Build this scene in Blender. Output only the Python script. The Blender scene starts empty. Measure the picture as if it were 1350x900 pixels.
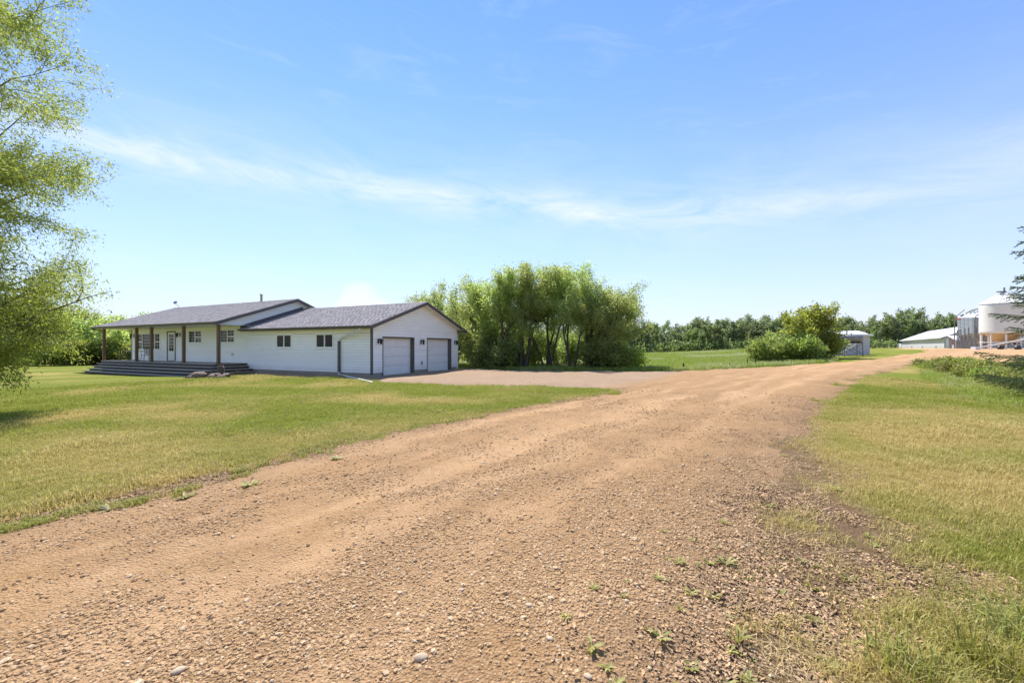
import bpy, math, random
import numpy as np
from mathutils import Vector

S = bpy.context.scene
COL = S.collection
PI = math.pi

# ------------------------------------------------------------------ camera
CAM_H = 1.6
cam_d = bpy.data.cameras.new('camera')
cam = bpy.data.objects.new('camera', cam_d)
COL.objects.link(cam)
cam.location = (0, 0, CAM_H)
cam.rotation_euler = (PI / 2, 0, 0)
cam_d.sensor_width = 36.0
cam_d.lens = 550.0 / 1350.0 * 36.0
cam_d.shift_y = 7.0 / 1350.0
cam_d.clip_start = 0.05
cam_d.clip_end = 6000.0
S.camera = cam

# ------------------------------------------------------------------ sun + sky + exposure
SUN_EL = math.radians(56.0)
SUN_AZ = math.atan2(-0.36, 0.93)            # measured from +Y towards +X
sun_dir = Vector((math.sin(SUN_AZ) * math.cos(SUN_EL), math.cos(SUN_AZ) * math.cos(SUN_EL), math.sin(SUN_EL)))
sd_ = bpy.data.lights.new('sun', 'SUN')
sd_.energy = 3.7
sd_.angle = math.radians(0.55)
sd_.color = (1.0, 0.955, 0.88)
sun = bpy.data.objects.new('sun', sd_)
COL.objects.link(sun)
sun.rotation_euler = sun_dir.to_track_quat('Z', 'Y').to_euler()

world = bpy.data.worlds.new('World')
S.world = world
world.use_nodes = True
wn, wl = world.node_tree.nodes, world.node_tree.links
wn.clear()


def wnode(t, **k):
    n = wn.new(t)
    for a, b in k.items():
        setattr(n, a, b)
    return n


def wmath(op, a, b=None, c=None, clamp=False):
    n = wn.new('ShaderNodeMath')
    n.operation = op
    n.use_clamp = clamp
    for i, v in enumerate((a, b, c)):
        if v is None:
            continue
        if isinstance(v, (int, float)):
            n.inputs[i].default_value = v
        else:
            wl.new(v, n.inputs[i])
    return n.outputs[0]


sky = wnode('ShaderNodeTexSky', sky_type='NISHITA')
sky.sun_disc = False
sky.sun_elevation = SUN_EL
sky.sun_rotation = SUN_AZ
sky.altitude = 700
sky.air_density = 1.0
sky.dust_density = 0.0
sky.ozone_density = 1.6
tc = wnode('ShaderNodeTexCoord')
sep = wnode('ShaderNodeSeparateXYZ')
wl.new(tc.outputs['Generated'], sep.inputs[0])
az = wmath('ARCTAN2', sep.outputs[0], sep.outputs[1])
el = wmath('ARCSINE', sep.outputs[2])
# streaky cirrus: noise in (azimuth, elevation) stretched sideways
cmb = wnode('ShaderNodeCombineXYZ')
wl.new(wmath('MULTIPLY', az, 2.2), cmb.inputs[0])
wl.new(wmath('ADD', wmath('MULTIPLY', el, 9.0), wmath('MULTIPLY', az, 0.9)), cmb.inputs[1])
n1 = wnode('ShaderNodeTexNoise')
n1.inputs['Scale'].default_value = 2.0
n1.inputs['Detail'].default_value = 10
n1.inputs['Roughness'].default_value = 0.66
n1.inputs['Distortion'].default_value = 0.7
wl.new(cmb.outputs[0], n1.inputs['Vector'])
cmb2 = wnode('ShaderNodeCombineXYZ')
wl.new(wmath('MULTIPLY', az, 1.6), cmb2.inputs[0])
wl.new(wmath('MULTIPLY', el, 4.0), cmb2.inputs[1])
n2 = wnode('ShaderNodeTexNoise')
n2.inputs['Scale'].default_value = 2.0
n2.inputs['Detail'].default_value = 5
wl.new(cmb2.outputs[0], n2.inputs['Vector'])
# main band of cirrus, sloping gently down to the right then lifting again
c_el = wmath('SUBTRACT', 0.308, wmath('MULTIPLY', wmath('TANH', wmath('MULTIPLY', wmath('SUBTRACT', az, 0.2), 5.0)), 0.032))
c_el = wmath('ADD', c_el, wmath('MULTIPLY', wmath('SUBTRACT', n2.outputs[0], 0.5), 0.07))
dq = wmath('DIVIDE', wmath('SUBTRACT', el, c_el), 0.028)
band = wmath('POWER', 2.718, wmath('MULTIPLY', wmath('MULTIPLY', dq, dq), -1.0))
dq2 = wmath('DIVIDE', wmath('SUBTRACT', el, c_el), 0.10)
band2 = wmath('POWER', 2.718, wmath('MULTIPLY', wmath('MULTIPLY', dq2, dq2), -1.0))
streak = wmath('SMOOTH_MIN', wmath('MULTIPLY', wmath('SUBTRACT', n1.outputs[0], 0.30, None), 2.7, None, True), 1.0, 0.1)
fade = wmath('SUBTRACT', 1.0, wmath('MULTIPLY', wmath('MULTIPLY', wmath('SUBTRACT', az, 0.35), 2.2, None, True), 0.55))
cir = wmath('MULTIPLY', wmath('ADD', wmath('MULTIPLY', wmath('MULTIPLY', band, fade), 0.46), wmath('MULTIPLY', band2, 0.22)), streak, None, True)
thin = wmath('MULTIPLY', wmath('MULTIPLY', wmath('SUBTRACT', n1.outputs[0], 0.52), 1.6, None, True), 0.34)
cir = wmath('MAXIMUM', cir, thin)
# one low bank of cumulus beyond the house
ca = wmath('DIVIDE', wmath('SUBTRACT', az, -0.345), 0.10)
n3 = wnode('ShaderNodeTexNoise')
n3.inputs['Scale'].default_value = 16.0
n3.inputs['Detail'].default_value = 6
wl.new(tc.outputs['Generated'], n3.inputs['Vector'])
top = wmath('MULTIPLY', wmath('SUBTRACT', 1.0, wmath('MULTIPLY', ca, ca)), 0.12)
top = wmath('ADD', top, wmath('MULTIPLY', wmath('SUBTRACT', n3.outputs[0], 0.5), 0.17))
cum = wmath('DIVIDE', wmath('SUBTRACT', wmath('ADD', top, 0.025), el), 0.03, None, True)
cum = wmath('MULTIPLY', cum, wmath('SUBTRACT', 1.0, wmath('MULTIPLY', wmath('MULTIPLY', ca, ca), 0.6), None, True))
cum = wmath('MULTIPLY', cum, wmath('GREATER_THAN', el, 0.0))
cloud = wmath('MAXIMUM', cir, wmath('MULTIPLY', cum, 0.5), None, True)
hsv = wnode('ShaderNodeHueSaturation')
hsv.inputs['Saturation'].default_value = 1.12
hsv.inputs['Hue'].default_value = 0.505
hsv.inputs['Value'].default_value = 1.0
wl.new(sky.outputs[0], hsv.inputs['Color'])
hz = wmath('MULTIPLY', wmath('POWER', 2.718, wmath('MULTIPLY', wmath('MAXIMUM', el, 0.0), -3.9)), 0.97)
mixh = wnode('ShaderNodeMix', data_type='RGBA')
wl.new(hz, mixh.inputs['Factor'])
tint = wnode('ShaderNodeMix', data_type='RGBA', blend_type='MULTIPLY')
tint.inputs['Factor'].default_value = 1.0
wl.new(hsv.outputs[0], tint.inputs[6])
tint.inputs[7].default_value = (0.77, 0.915, 1.0, 1)
wl.new(tint.outputs[2], mixh.inputs[6])
mixh.inputs[7].default_value = (3.1, 3.0, 3.6, 1)
mixc = wnode('ShaderNodeMix', data_type='RGBA')
wl.new(cloud, mixc.inputs['Factor'])
wl.new(mixh.outputs[2], mixc.inputs[6])
mixc.inputs[7].default_value = (4.4, 4.45, 4.5, 1)
bg = wnode('ShaderNodeBackground')
bg.inputs["Strength"].default_value = 0.113
wl.new(mixc.outputs[2], bg.inputs['Color'])
wo = wnode('ShaderNodeOutputWorld')
wl.new(bg.outputs[0], wo.inputs['Surface'])

S.view_settings.view_transform = 'Standard'
S.view_settings.look = 'None'
S.view_settings.exposure = 1.15
S.view_settings.gamma = 1.0
S.view_settings.use_curve_mapping = False
S.render.engine = 'CYCLES'
S.cycles.max_bounces = 12
S.cycles.diffuse_bounces = 8
S.cycles.transparent_max_bounces = 6
S.cycles.use_denoising = True

# ------------------------------------------------------------------ object helpers


def tag(o, label=None, cat=None, group=None, kind=None):
    if label:
        o['label'] = label
    if cat:
        o['category'] = cat
    if group:
        o['group'] = group
    if kind:
        o['kind'] = kind
    return o


def thing(name, label, cat, loc=(0, 0, 0), rz=0.0, group=None):
    o = bpy.data.objects.new(name, None)
    o.empty_display_size = 0.2
    COL.objects.link(o)
    o.location = loc
    o.rotation_euler = (0, 0, rz)
    return tag(o, label, cat, group)


def copy_tree(src, loc, rz, scale=1.0, label=None, group=None):
    r = src.copy()
    COL.objects.link(r)
    r.location = loc
    r.rotation_euler = (0, 0, rz)
    r.scale = (scale, scale, scale) if isinstance(scale, (int, float)) else scale
    if label:
        r['label'] = label
    if group:
        r['group'] = group
    for ch in list(src.children):
        c = ch.copy()
        COL.objects.link(c)
        c.parent = r
        for g in list(ch.children):
            d = g.copy()
            COL.objects.link(d)
            d.parent = c
    return r


def link_mesh(name, me, mat, parent=None):
    o = bpy.data.objects.new(name, me)
    COL.objects.link(o)
    if mat and len(me.materials) == 0:
        me.materials.append(mat)
    if parent:
        o.parent = parent
    return o


def np_mesh(name, V, F, mat, parent=None, smooth=False, attrs=None):
    """V (n,3), F (m,k) with k 3 or 4."""
    V = np.asarray(V, np.float32)
    F = np.asarray(F, np.int32)
    me = bpy.data.meshes.new(name)
    me.vertices.add(len(V))
    me.vertices.foreach_set('co', V.ravel())
    k = F.shape[1]
    me.loops.add(F.size)
    me.loops.foreach_set('vertex_index', F.ravel())
    me.polygons.add(len(F))
    me.polygons.foreach_set('loop_start', np.arange(0, F.size, k, dtype=np.int32))
    me.polygons.foreach_set('loop_total', np.full(len(F), k, np.int32))
    if smooth:
        me.polygons.foreach_set('use_smooth', np.ones(len(F), bool))
    me.update(calc_edges=True)
    for a, val in (attrs or {}).items():
        at = me.attributes.new(a, 'FLOAT', 'POINT')
        at.data.foreach_set('value', np.asarray(val, np.float32))
    return link_mesh(name, me, mat, parent)


class MB:
    """collects simple solids; build() makes them ONE mesh object"""

    def __init__(s):
        s.v, s.f = [], []

    def add(s, vs, fs):
        b = len(s.v)
        s.v += [tuple(p) for p in vs]
        s.f += [tuple(b + i for i in f) for f in fs]
        return s

    def box(s, x0, x1, y0, y1, z0, z1):
        return s.add([(x0, y0, z0), (x1, y0, z0), (x1, y1, z0), (x0, y1, z0),
                      (x0, y0, z1), (x1, y0, z1), (x1, y1, z1), (x0, y1, z1)],
                     [(0, 3, 2, 1), (4, 5, 6, 7), (0, 1, 5, 4), (1, 2, 6, 5), (2, 3, 7, 6), (3, 0, 4, 7)])

    def hexa(s, lo, hi):
        """lo, hi: four points each, same winding"""
        return s.add(list(lo) + list(hi), [(0, 3, 2, 1), (4, 5, 6, 7), (0, 1, 5, 4), (1, 2, 6, 5), (2, 3, 7, 6), (3, 0, 4, 7)])

    def tube(s, pts, rad, n=6, caps=True):
        pts = [Vector(p) for p in pts]
        if not hasattr(rad, '__len__'):
            rad = [rad] * len(pts)
        b = len(s.v)
        for i, p in enumerate(pts):
            d = (pts[min(i + 1, len(pts) - 1)] - pts[max(i - 1, 0)])
            d = d.normalized() if d.length > 1e-9 else Vector((0, 0, 1))
            a = d.cross(Vector((0, 0, 1)) if abs(d.z) < 0.9 else Vector((1, 0, 0))).normalized()
            c = d.cross(a)
            for k in range(n):
                t = 2 * PI * k / n
                s.v.append(tuple(p + (a * math.cos(t) + c * math.sin(t)) * rad[i]))
        for i in range(len(pts) - 1):
            for k in range(n):
                k2 = (k + 1) % n
                s.f.append((b + i * n + k, b + i * n + k2, b + (i + 1) * n + k2, b + (i + 1) * n + k))
        if caps:
            s.f.append(tuple(b + k for k in range(n)))
            s.f.append(tuple(b + (len(pts) - 1) * n + k for k in reversed(range(n))))
        return s

    def lathe(s, prof, n=24, c=(0, 0), caps=True):
        b = len(s.v)
        for r, z in prof:
            for k in range(n):
                t = 2 * PI * k / n
                s.v.append((c[0] + r * math.cos(t), c[1] + r * math.sin(t), z))
        for i in range(len(prof) - 1):
            for k in range(n):
                k2 = (k + 1) % n
                s.f.append((b + i * n + k, b + i * n + k2, b + (i + 1) * n + k2, b + (i + 1) * n + k))
        if caps:
            s.f.append(tuple(b + k for k in reversed(range(n))))
            s.f.append(tuple(b + (len(prof) - 1) * n + k for k in range(n)))
        return s

    def rock(s, c, r, rng, sq=(1, 1, 0.7), n=7, m=5, rough=0.22):
        b = len(s.v)
        s.v.append((c[0], c[1], c[2] - r * sq[2]))
        for i in range(1, m):
            ph = -PI / 2 + PI * i / m
            for k in range(n):
                t = 2 * PI * (k + 0.5 * (i % 2)) / n
                q = r * (1 + rng.uniform(-rough, rough))
                s.v.append((c[0] + q * sq[0] * math.cos(ph) * math.cos(t), c[1] + q * sq[1] * math.cos(ph) * math.sin(t), c[2] + q * sq[2] * math.sin(ph)))
        s.v.append((c[0], c[1], c[2] + r * sq[2] * 0.9))
        for k in range(n):
            s.f.append((b, b + 1 + (k + 1) % n, b + 1 + k))
        for i in range(m - 2):
            for k in range(n):
                k2 = (k + 1) % n
                s.f.append((b + 1 + i * n + k, b + 1 + i * n + k2, b + 1 + (i + 1) * n + k2, b + 1 + (i + 1) * n + k))
        e = b + 1 + (m - 1) * n
        for k in range(n):
            s.f.append((e - n + k, e - n + (k + 1) % n, e))
        return s

    def mesh(s, name):
        me = bpy.data.meshes.new(name)
        me.from_pydata(s.v, [], s.f)
        me.update()
        return me

    def build(s, name, mat, parent=None, smooth=False, bevel=0.0):
        me = s.mesh(name)
        if smooth:
            for p in me.polygons:
                p.use_smooth = len(p.vertices) <= 4
        o = link_mesh(name, me, mat, parent)
        if bevel:
            m = o.modifiers.new('bevel', 'BEVEL')
            m.width = bevel
            m.segments = 2
            m.limit_method = 'ANGLE'
        return o


# ------------------------------------------------------------------ material helpers
def new_mat(name):
    m = bpy.data.materials.new(name)
    m.use_nodes = True
    nt = m.node_tree
    return m, nt, nt.nodes['Principled BSDF']


def N(nt, t, **k):
    n = nt.nodes.new(t)
    for a, b in k.items():
        setattr(n, a, b)
    return n


def noise(nt, scale, detail=4, rough=0.6, vec=None, dist=0.0):
    n = N(nt, 'ShaderNodeTexNoise')
    n.inputs['Scale'].default_value = scale
    n.inputs['Detail'].default_value = detail
    n.inputs['Roughness'].default_value = rough
    n.inputs['Distortion'].default_value = dist
    if vec is not None:
        nt.links.new(vec, n.inputs['Vector'])
    return n


def ramp(nt, fac, stops):
    r = N(nt, 'ShaderNodeValToRGB')
    el_ = r.color_ramp.elements
    while len(el_) > 1:
        el_.remove(el_[0])
    el_[0].position = stops[0][0]
    el_[0].color = (*stops[0][1], 1)
    for p, c in stops[1:]:
        e = el_.new(p)
        e.color = (*c, 1)
    nt.links.new(fac, r.inputs[0])
    return r.outputs[0]


def mixrgb(nt, fac, a, b, mode='MIX'):
    m = N(nt, 'ShaderNodeMix', data_type='RGBA', blend_type=mode)
    for sock, v in ((m.inputs['Factor'], fac), (m.inputs[6], a), (m.inputs[7], b)):
        if isinstance(v, (int, float)):
            sock.default_value = v
        elif isinstance(v, tuple):
            sock.default_value = (*v[:3], 1)
        else:
            nt.links.new(v, sock)
    return m.outputs[2]


def nmath(nt, op, a, b=None, clamp=False):
    n = N(nt, 'ShaderNodeMath', operation=op, use_clamp=clamp)
    for i, v in enumerate((a, b)):
        if v is None:
            continue
        if isinstance(v, (int, float)):
            n.inputs[i].default_value = v
        else:
            nt.links.new(v, n.inputs[i])
    return n.outputs[0]


def bump(nt, bsdf, h, strength=0.4, dist=0.02):
    b = N(nt, 'ShaderNodeBump')
    b.inputs['Strength'].default_value = strength
    b.inputs['Distance'].default_value = dist
    nt.links.new(h, b.inputs['Height'])
    nt.links.new(b.outputs[0], bsdf.inputs['Normal'])


def wpos(nt):
    return N(nt, 'ShaderNodeNewGeometry').outputs['Position']


def attr(nt, name, kind='GEOMETRY'):
    a = N(nt, 'ShaderNodeAttribute', attribute_name=name, attribute_type=kind)
    return a.outputs['Fac']


def surf(name, col, rough=0.6, var=0.15, scale=6.0, bmp=0.0, metal=0.0, dirt=None, stretch=None, objvar=0.0, spec=0.5):
    """painted / weathered surface with grain and blotches"""
    m, nt, b = new_mat(name)
    tco = N(nt, 'ShaderNodeTexCoord').outputs['Object']
    if stretch:
        mp = N(nt, 'ShaderNodeMapping')
        mp.inputs['Scale'].default_value = stretch
        nt.links.new(tco, mp.inputs[0])
        tco = mp.outputs[0]
    nz = noise(nt, scale, 6, 0.62, tco)
    lo = tuple(c * (1 - var) for c in col)
    hi = tuple(min(c * (1 + var), 0.95) for c in col)
    c = ramp(nt, nz.outputs[0], [(0.3, lo), (0.7, hi)])
    if dirt:
        nz2 = noise(nt, scale * 0.35, 5, 0.7, tco)
        f = nmath(nt, 'MULTIPLY', nmath(nt, 'SUBTRACT', nz2.outputs[0], 0.52), 4.0, True)
        c = mixrgb(nt, nmath(nt, 'MULTIPLY', f, dirt[1]), c, dirt[0])
    if objvar:
        oi = N(nt, 'ShaderNodeObjectInfo').outputs['Random']
        hv = N(nt, 'ShaderNodeHueSaturation')
        nt.links.new(nmath(nt, 'ADD', 1 - objvar, nmath(nt, 'MULTIPLY', oi, 2 * objvar)), hv.inputs['Value'])
        nt.links.new(c, hv.inputs['Color'])
        c = hv.outputs[0]
    nt.links.new(c, b.inputs['Base Color'])
    b.inputs['Roughness'].default_value = rough
    b.inputs['Metallic'].default_value = metal
    b.inputs['Specular IOR Level'].default_value = spec
    if bmp:
        bump(nt, b, nz.outputs[0], bmp, 0.02)
    return m


def leaf_mat(name, dark, light, trans=0.45, yellow=None, hue=0.0, rough=0.55, sat=0.12):
    m, nt, b = new_mat(name)
    g = N(nt, 'ShaderNodeNewGeometry')
    ri = g.outputs['Random Per Island']
    nz = noise(nt, 0.9, 3, 0.6, g.outputs['Position'])
    f = nmath(nt, 'ADD', nmath(nt, 'MULTIPLY', ri, 0.6), nmath(nt, 'MULTIPLY', nz.outputs[0], 0.45))
    stops = [(0.12, dark), (0.72, light)]
    if yellow:
        stops.append((0.98, yellow))
    c = ramp(nt, f, stops)
    oi = N(nt, 'ShaderNodeObjectInfo').outputs['Random']
    hv = N(nt, 'ShaderNodeHueSaturation')
    nt.links.new(nmath(nt, 'ADD', 0.82, nmath(nt, 'MULTIPLY', oi, 0.34)), hv.inputs['Value'])
    nt.links.new(nmath(nt, 'ADD', 0.485 + hue, nmath(nt, 'MULTIPLY', oi, 0.03)), hv.inputs['Hue'])
    oi2 = nmath(nt, 'FRACT', nmath(nt, 'MULTIPLY', oi, 7.31))
    nt.links.new(nmath(nt, 'ADD', 1.0 - sat, nmath(nt, 'MULTIPLY', oi2, sat * 1.25)), hv.inputs['Saturation'])
    nt.links.new(c, hv.inputs['Color'])
    nt.links.new(hv.outputs[0], b.inputs['Base Color'])
    b.inputs['Roughness'].default_value = rough
    b.inputs['Specular IOR Level'].default_value = 0.35
    t = N(nt, 'ShaderNodeBsdfTranslucent')
    tcol = mixrgb(nt, 0.5, hv.outputs[0], (1.0, 0.97, 0.5), 'MULTIPLY')
    tb = N(nt, 'ShaderNodeHueSaturation')
    tb.inputs['Value'].default_value = 1.9
    nt.links.new(tcol, tb.inputs['Color'])
    nt.links.new(tb.outputs[0], t.inputs[0])
    mx = N(nt, 'ShaderNodeMixShader')
    mx.inputs[0].default_value = trans
    nt.links.new(b.outputs[0], mx.inputs[1])
    nt.links.new(t.outputs[0], mx.inputs[2])
    nt.links.new(mx.outputs[0], nt.nodes['Material Output'].inputs['Surface'])
    return m


# ------------------------------------------------------------------ numpy noise, terrain, polygons
_rs = np.random.RandomState(5)
_lat = _rs.rand(256, 256)


def vnoise(x, y):
    xi, yi = np.floor(x).astype(int), np.floor(y).astype(int)
    fx, fy = x - xi, y - yi
    fx, fy = fx * fx * (3 - 2 * fx), fy * fy * (3 - 2 * fy)
    a, b = _lat[xi & 255, yi & 255], _lat[(xi + 1) & 255, yi & 255]
    c, d = _lat[xi & 255, (yi + 1) & 255], _lat[(xi + 1) & 255, (yi + 1) & 255]
    return (a * (1 - fx) + b * fx) * (1 - fy) + (c * (1 - fx) + d * fx) * fy


def fbm(x, y, s=1.0, o=4):
    r, a, t = 0, 1.0, 0
    for i in range(o):
        r = r + a * vnoise(x * s + 17.3 * i, y * s + 9.1 * i)
        t += a
        a *= 0.5
        s *= 2.03
    return r / t


def sstep(a, b, x):
    t = np.clip((x - a) / (b - a), 0, 1)
    return t * t * (3 - 2 * t)


def seg_dist(x, y, pl, closed=False):
    d = np.full(np.shape(x), 1e9)
    n = len(pl)
    for i in range(n if closed else n - 1):
        x0, y0 = pl[i]
        x1, y1 = pl[(i + 1) % n]
        L = (x1 - x0) ** 2 + (y1 - y0) ** 2
        t = np.clip(((x - x0) * (x1 - x0) + (y - y0) * (y1 - y0)) / L, 0, 1)
        d = np.minimum(d, np.hypot(x - x0 - t * (x1 - x0), y - y0 - t * (y1 - y0)))
    return d


def sdf(x, y, pl):
    ins = np.zeros(np.shape(x), bool)
    n = len(pl)
    for i in range(n):
        x0, y0 = pl[i]
        x1, y1 = pl[(i + 1) % n]
        if y0 == y1:
            continue
        ins ^= ((y0 > y) != (y1 > y)) & (x < (x1 - x0) * (y - y0) / (y1 - y0) + x0)
    d = seg_dist(x, y, pl, True)
    return np.where(ins, -d, d)


HC = np.array((-7.4, 22.0))                       # near corner of the garage
HN, HB = np.array((0.903, -0.43)), np.array((0.43, 0.903))
HROT = math.atan2(-0.43, 0.903)


def hw(x, y):
    p = HC + HN * x + HB * y
    return (float(p[0]), float(p[1]))


DITCH = [(14.0, 9.0), (18.2, 15.2), (24.0, 22.5), (31.0, 29.5)]
ROAD_L = [(-14, -16), (-9.0, -5), (-6.4, 0), (-4.44, 3.62), (-2.8, 6.6), (0.2, 10.6), (4.0, 15.2), (7.4, 19.0), (9.6, 23.0), (12.0, 26.9), (17.0, 29.0), (26.0, 32.6), (33.0, 36.6), (43.5, 44.0), (52, 52)]
ROAD_R = [(-8.6, -14), (-3.6, -5), (-0.4, 0), (0.92, 2.0), (2.84, 4.8), (5.6, 8.3), (8.9, 12.0), (16.5, 20.0), (27.0, 28.6), (33.5, 33.0)]
ROAD = ROAD_L + [(56, 52)] + ROAD_R[::-1]
DRIVE = [(10.0, 19.5), (5.6, 16.4), (4.2, 15.6), (1.0, 16.7), (-2.2, 17.5), (-5.6, 18.6), (-6.6, 20.0), hw(-4.0, -1.35), hw(-9.0, -1.0), hw(-9.2, 0.4), hw(0, 0.4), hw(-0.3, 7.9), hw(-0.2, 9.0), (0.8, 27.3), (8.0, 26.2), (13.0, 27.2)]
YARD = [(31, 31.0), (33.5, 26.8), (48, 33), (75, 40), (150, 66), (150, 96), (88, 96), (68, 72), (54, 54), (44, 44.5), (36, 38)]
FIELD = [(-2.0, 27.8), (8.0, 26.5), (12.2, 27.3), (17, 29.4), (25, 32.6), (28, 36.0), (32, 44), (70, 112), (74, 128), (-20, 128), (-14, 60)]


def terrain(x, y):
    xp = x - 0.25 * y
    z = 1.2 * sstep(2, 42, xp)
    z = z - 0.22 * sstep(-13, -26, x)
    dd = seg_dist(x, y, DITCH)
    z = z - 0.34 * np.exp(-(dd / 3.2) ** 2)
    z = z + (fbm(x, y, 0.35, 3) - 0.5) * 0.10 * sstep(2, 8, np.hypot(x, y))
    return z


def tz(x, y):
    return float(terrain(np.array([float(x)]), np.array([float(y)]))[0])


def gravel_sd(x, y):
    return np.minimum(np.minimum(sdf(x, y, ROAD), sdf(x, y, DRIVE)), sdf(x, y, YARD))


def dryness(x, y):
    d = (fbm(x, y, 0.4, 5) - 0.5) * 2.3 + 0.04
    d = d + 0.48 * np.exp(-(((x + 6.6) / 3.8) ** 2 + ((y - 7.3) / 2.0) ** 2))
    d = d + 0.12 * np.exp(-(((x + 6.0) / 7) ** 2 + ((y - 10.0) / 5.0) ** 2))
    d = d + 0.72 * np.exp(-(((x - 5.6) / 3.0) ** 2 + ((y - 5.2) / 3.4) ** 2))
    d = d + 0.38 * np.exp(-(((x - 10) / 4) ** 2 + ((y - 9.5) / 4) ** 2))
    d = d + 0.35 * np.exp(-seg_dist(x, y, ROAD_R) / 1.1)
    d = d + 0.22 * np.exp(-seg_dist(x, y, [(-14, 21), (-16, 22)]) / 1.6)
    return np.clip(d, 0, 1)


def bareness(x, y):
    r = seg_dist(x, y, ROAD_R)
    l = seg_dist(x, y, ROAD_L[:8])
    nz = fbm(x, y, 1.6, 4)
    rad = np.hypot(x, y)
    wr = 2.2 * sstep(9, 2.2, rad) + 0.5 * sstep(15, 6, rad) + 0.25
    b = sstep(1.15, 0.0, r / wr + (nz - 0.5) * 1.5)
    b2 = sstep(1.0, 0.0, l / 0.38 + (nz - 0.5) * 1.2)
    return np.clip(np.maximum(b, b2), 0, 1)
# ------------------------------------------------------------------ ground materials


def gravel_mat(name):
    m, nt, b = new_mat(name)
    p = wpos(nt)
    dust = attr(nt, 'dust')
    edge = attr(nt, 'edge')
    big = noise(nt, 0.7, 5, 0.6, p)
    med = noise(nt, 6.0, 6, 0.7, p)
    fine = noise(nt, 55.0, 5, 0.75, p)
    vor = N(nt, 'ShaderNodeTexVoronoi')
    vor.inputs['Scale'].default_value = 62.0
    nt.links.new(p, vor.inputs['Vector'])
    stone = ramp(nt, vor.outputs['Color'], [(0.0, (0.19, 0.105, 0.05)), (0.35, (0.36, 0.215, 0.105)), (0.7, (0.46, 0.285, 0.145)), (1.0, (0.58, 0.43, 0.27))])
    base = ramp(nt, med.outputs[0], [(0.3, (0.22, 0.122, 0.06)), (0.55, (0.35, 0.205, 0.10)), (0.75, (0.44, 0.265, 0.13))])
    c = mixrgb(nt, nmath(nt, 'ADD', 0.25, nmath(nt, 'MULTIPLY', fine.outputs[0], 0.55)), base, stone)
    pale = ramp(nt, med.outputs[0], [(0.3, (0.44, 0.265, 0.135)), (0.7, (0.54, 0.345, 0.19))])
    c = mixrgb(nt, nmath(nt, 'MULTIPLY', dust, 0.95), c, pale)
    c = mixrgb(nt, nmath(nt, 'MULTIPLY', nmath(nt, 'SUBTRACT', big.outputs[0], 0.5), 1.6, True), c, (0.46, 0.265, 0.105))
    c = mixrgb(nt, nmath(nt, 'MULTIPLY', edge, 0.65), c, ramp(nt, fine.outputs[0], [(0.3, (0.16, 0.095, 0.05)), (0.7, (0.36, 0.235, 0.13))]))
    hv = N(nt, 'ShaderNodeHueSaturation')
    hv.inputs['Saturation'].default_value = 0.80
    hv.inputs['Value'].default_value = 0.76
    nt.links.new(c, hv.inputs['Color'])
    c = mixrgb(nt, attr(nt, 'drv'), c, hv.outputs[0])
    nt.links.new(c, b.inputs['Base Color'])
    b.inputs['Roughness'].default_value = 0.95
    b.inputs['Specular IOR Level'].default_value = 0.15
    h = nmath(nt, 'ADD', nmath(nt, 'MULTIPLY', fine.outputs[0], 0.6), nmath(nt, 'ADD', nmath(nt, 'MULTIPLY', med.outputs[0], 0.8), nmath(nt, 'MULTIPLY', vor.outputs['Distance'], 0.5)))
    bump(nt, b, h, 0.9, 0.035)
    return m


def lawn_mat(name):
    m, nt, b = new_mat(name)
    p = wpos(nt)
    dry, bare = attr(nt, 'dry'), attr(nt, 'bare')
    fine = noise(nt, 38.0, 5, 0.75, p)
    med = noise(nt, 4.5, 5, 0.7, p)
    g = ramp(nt, fine.outputs[0], [(0.28, (0.065, 0.082, 0.010)), (0.5, (0.16, 0.19, 0.020)), (0.72, (0.26, 0.28, 0.04))])
    d = ramp(nt, fine.outputs[0], [(0.28, (0.20, 0.145, 0.045)), (0.5, (0.38, 0.285, 0.10)), (0.72, (0.50, 0.40, 0.155))])
    s = ramp(nt, fine.outputs[0], [(0.28, (0.10, 0.062, 0.035)), (0.55, (0.23, 0.145, 0.08)), (0.75, (0.36, 0.24, 0.135))])
    f = nmath(nt, 'ADD', dry, nmath(nt, 'MULTIPLY', nmath(nt, 'SUBTRACT', med.outputs[0], 0.5), 0.9), True)
    c = mixrgb(nt, f, g, d)
    c = mixrgb(nt, bare, c, s)
    nt.links.new(c, b.inputs['Base Color'])
    b.inputs['Roughness'].default_value = 0.95
    b.inputs['Specular IOR Level'].default_value = 0.1
    bump(nt, b, nmath(nt, 'ADD', fine.outputs[0], nmath(nt, 'MULTIPLY', med.outputs[0], 0.8)), 0.9, 0.05)
    return m


def field_mat(name):
    m, nt, b = new_mat(name)
    p = wpos(nt)
    mp = N(nt, 'ShaderNodeMapping')
    mp.inputs['Scale'].default_value = (0.6, 0.35, 1)
    nt.links.new(p, mp.inputs[0])
    a = noise(nt, 0.55, 6, 0.65, mp.outputs[0])
    f = noise(nt, 9.0, 5, 0.75, p)
    c = ramp(nt, a.outputs[0], [(0.34, (0.14, 0.21, 0.03)), (0.5, (0.22, 0.27, 0.045)), (0.60, (0.30, 0.31, 0.10)), (0.72, (0.42, 0.42, 0.25))])
    c = mixrgb(nt, nmath(nt, 'MULTIPLY', f.outputs[0], 0.55), c, (0.06, 0.10, 0.02))
    nt.links.new(c, b.inputs['Base Color'])
    b.inputs['Roughness'].default_value = 0.95
    b.inputs['Specular IOR Level'].default_value = 0.1
    bump(nt, b, f.outputs[0], 1.0, 0.2)
    return m


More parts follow.
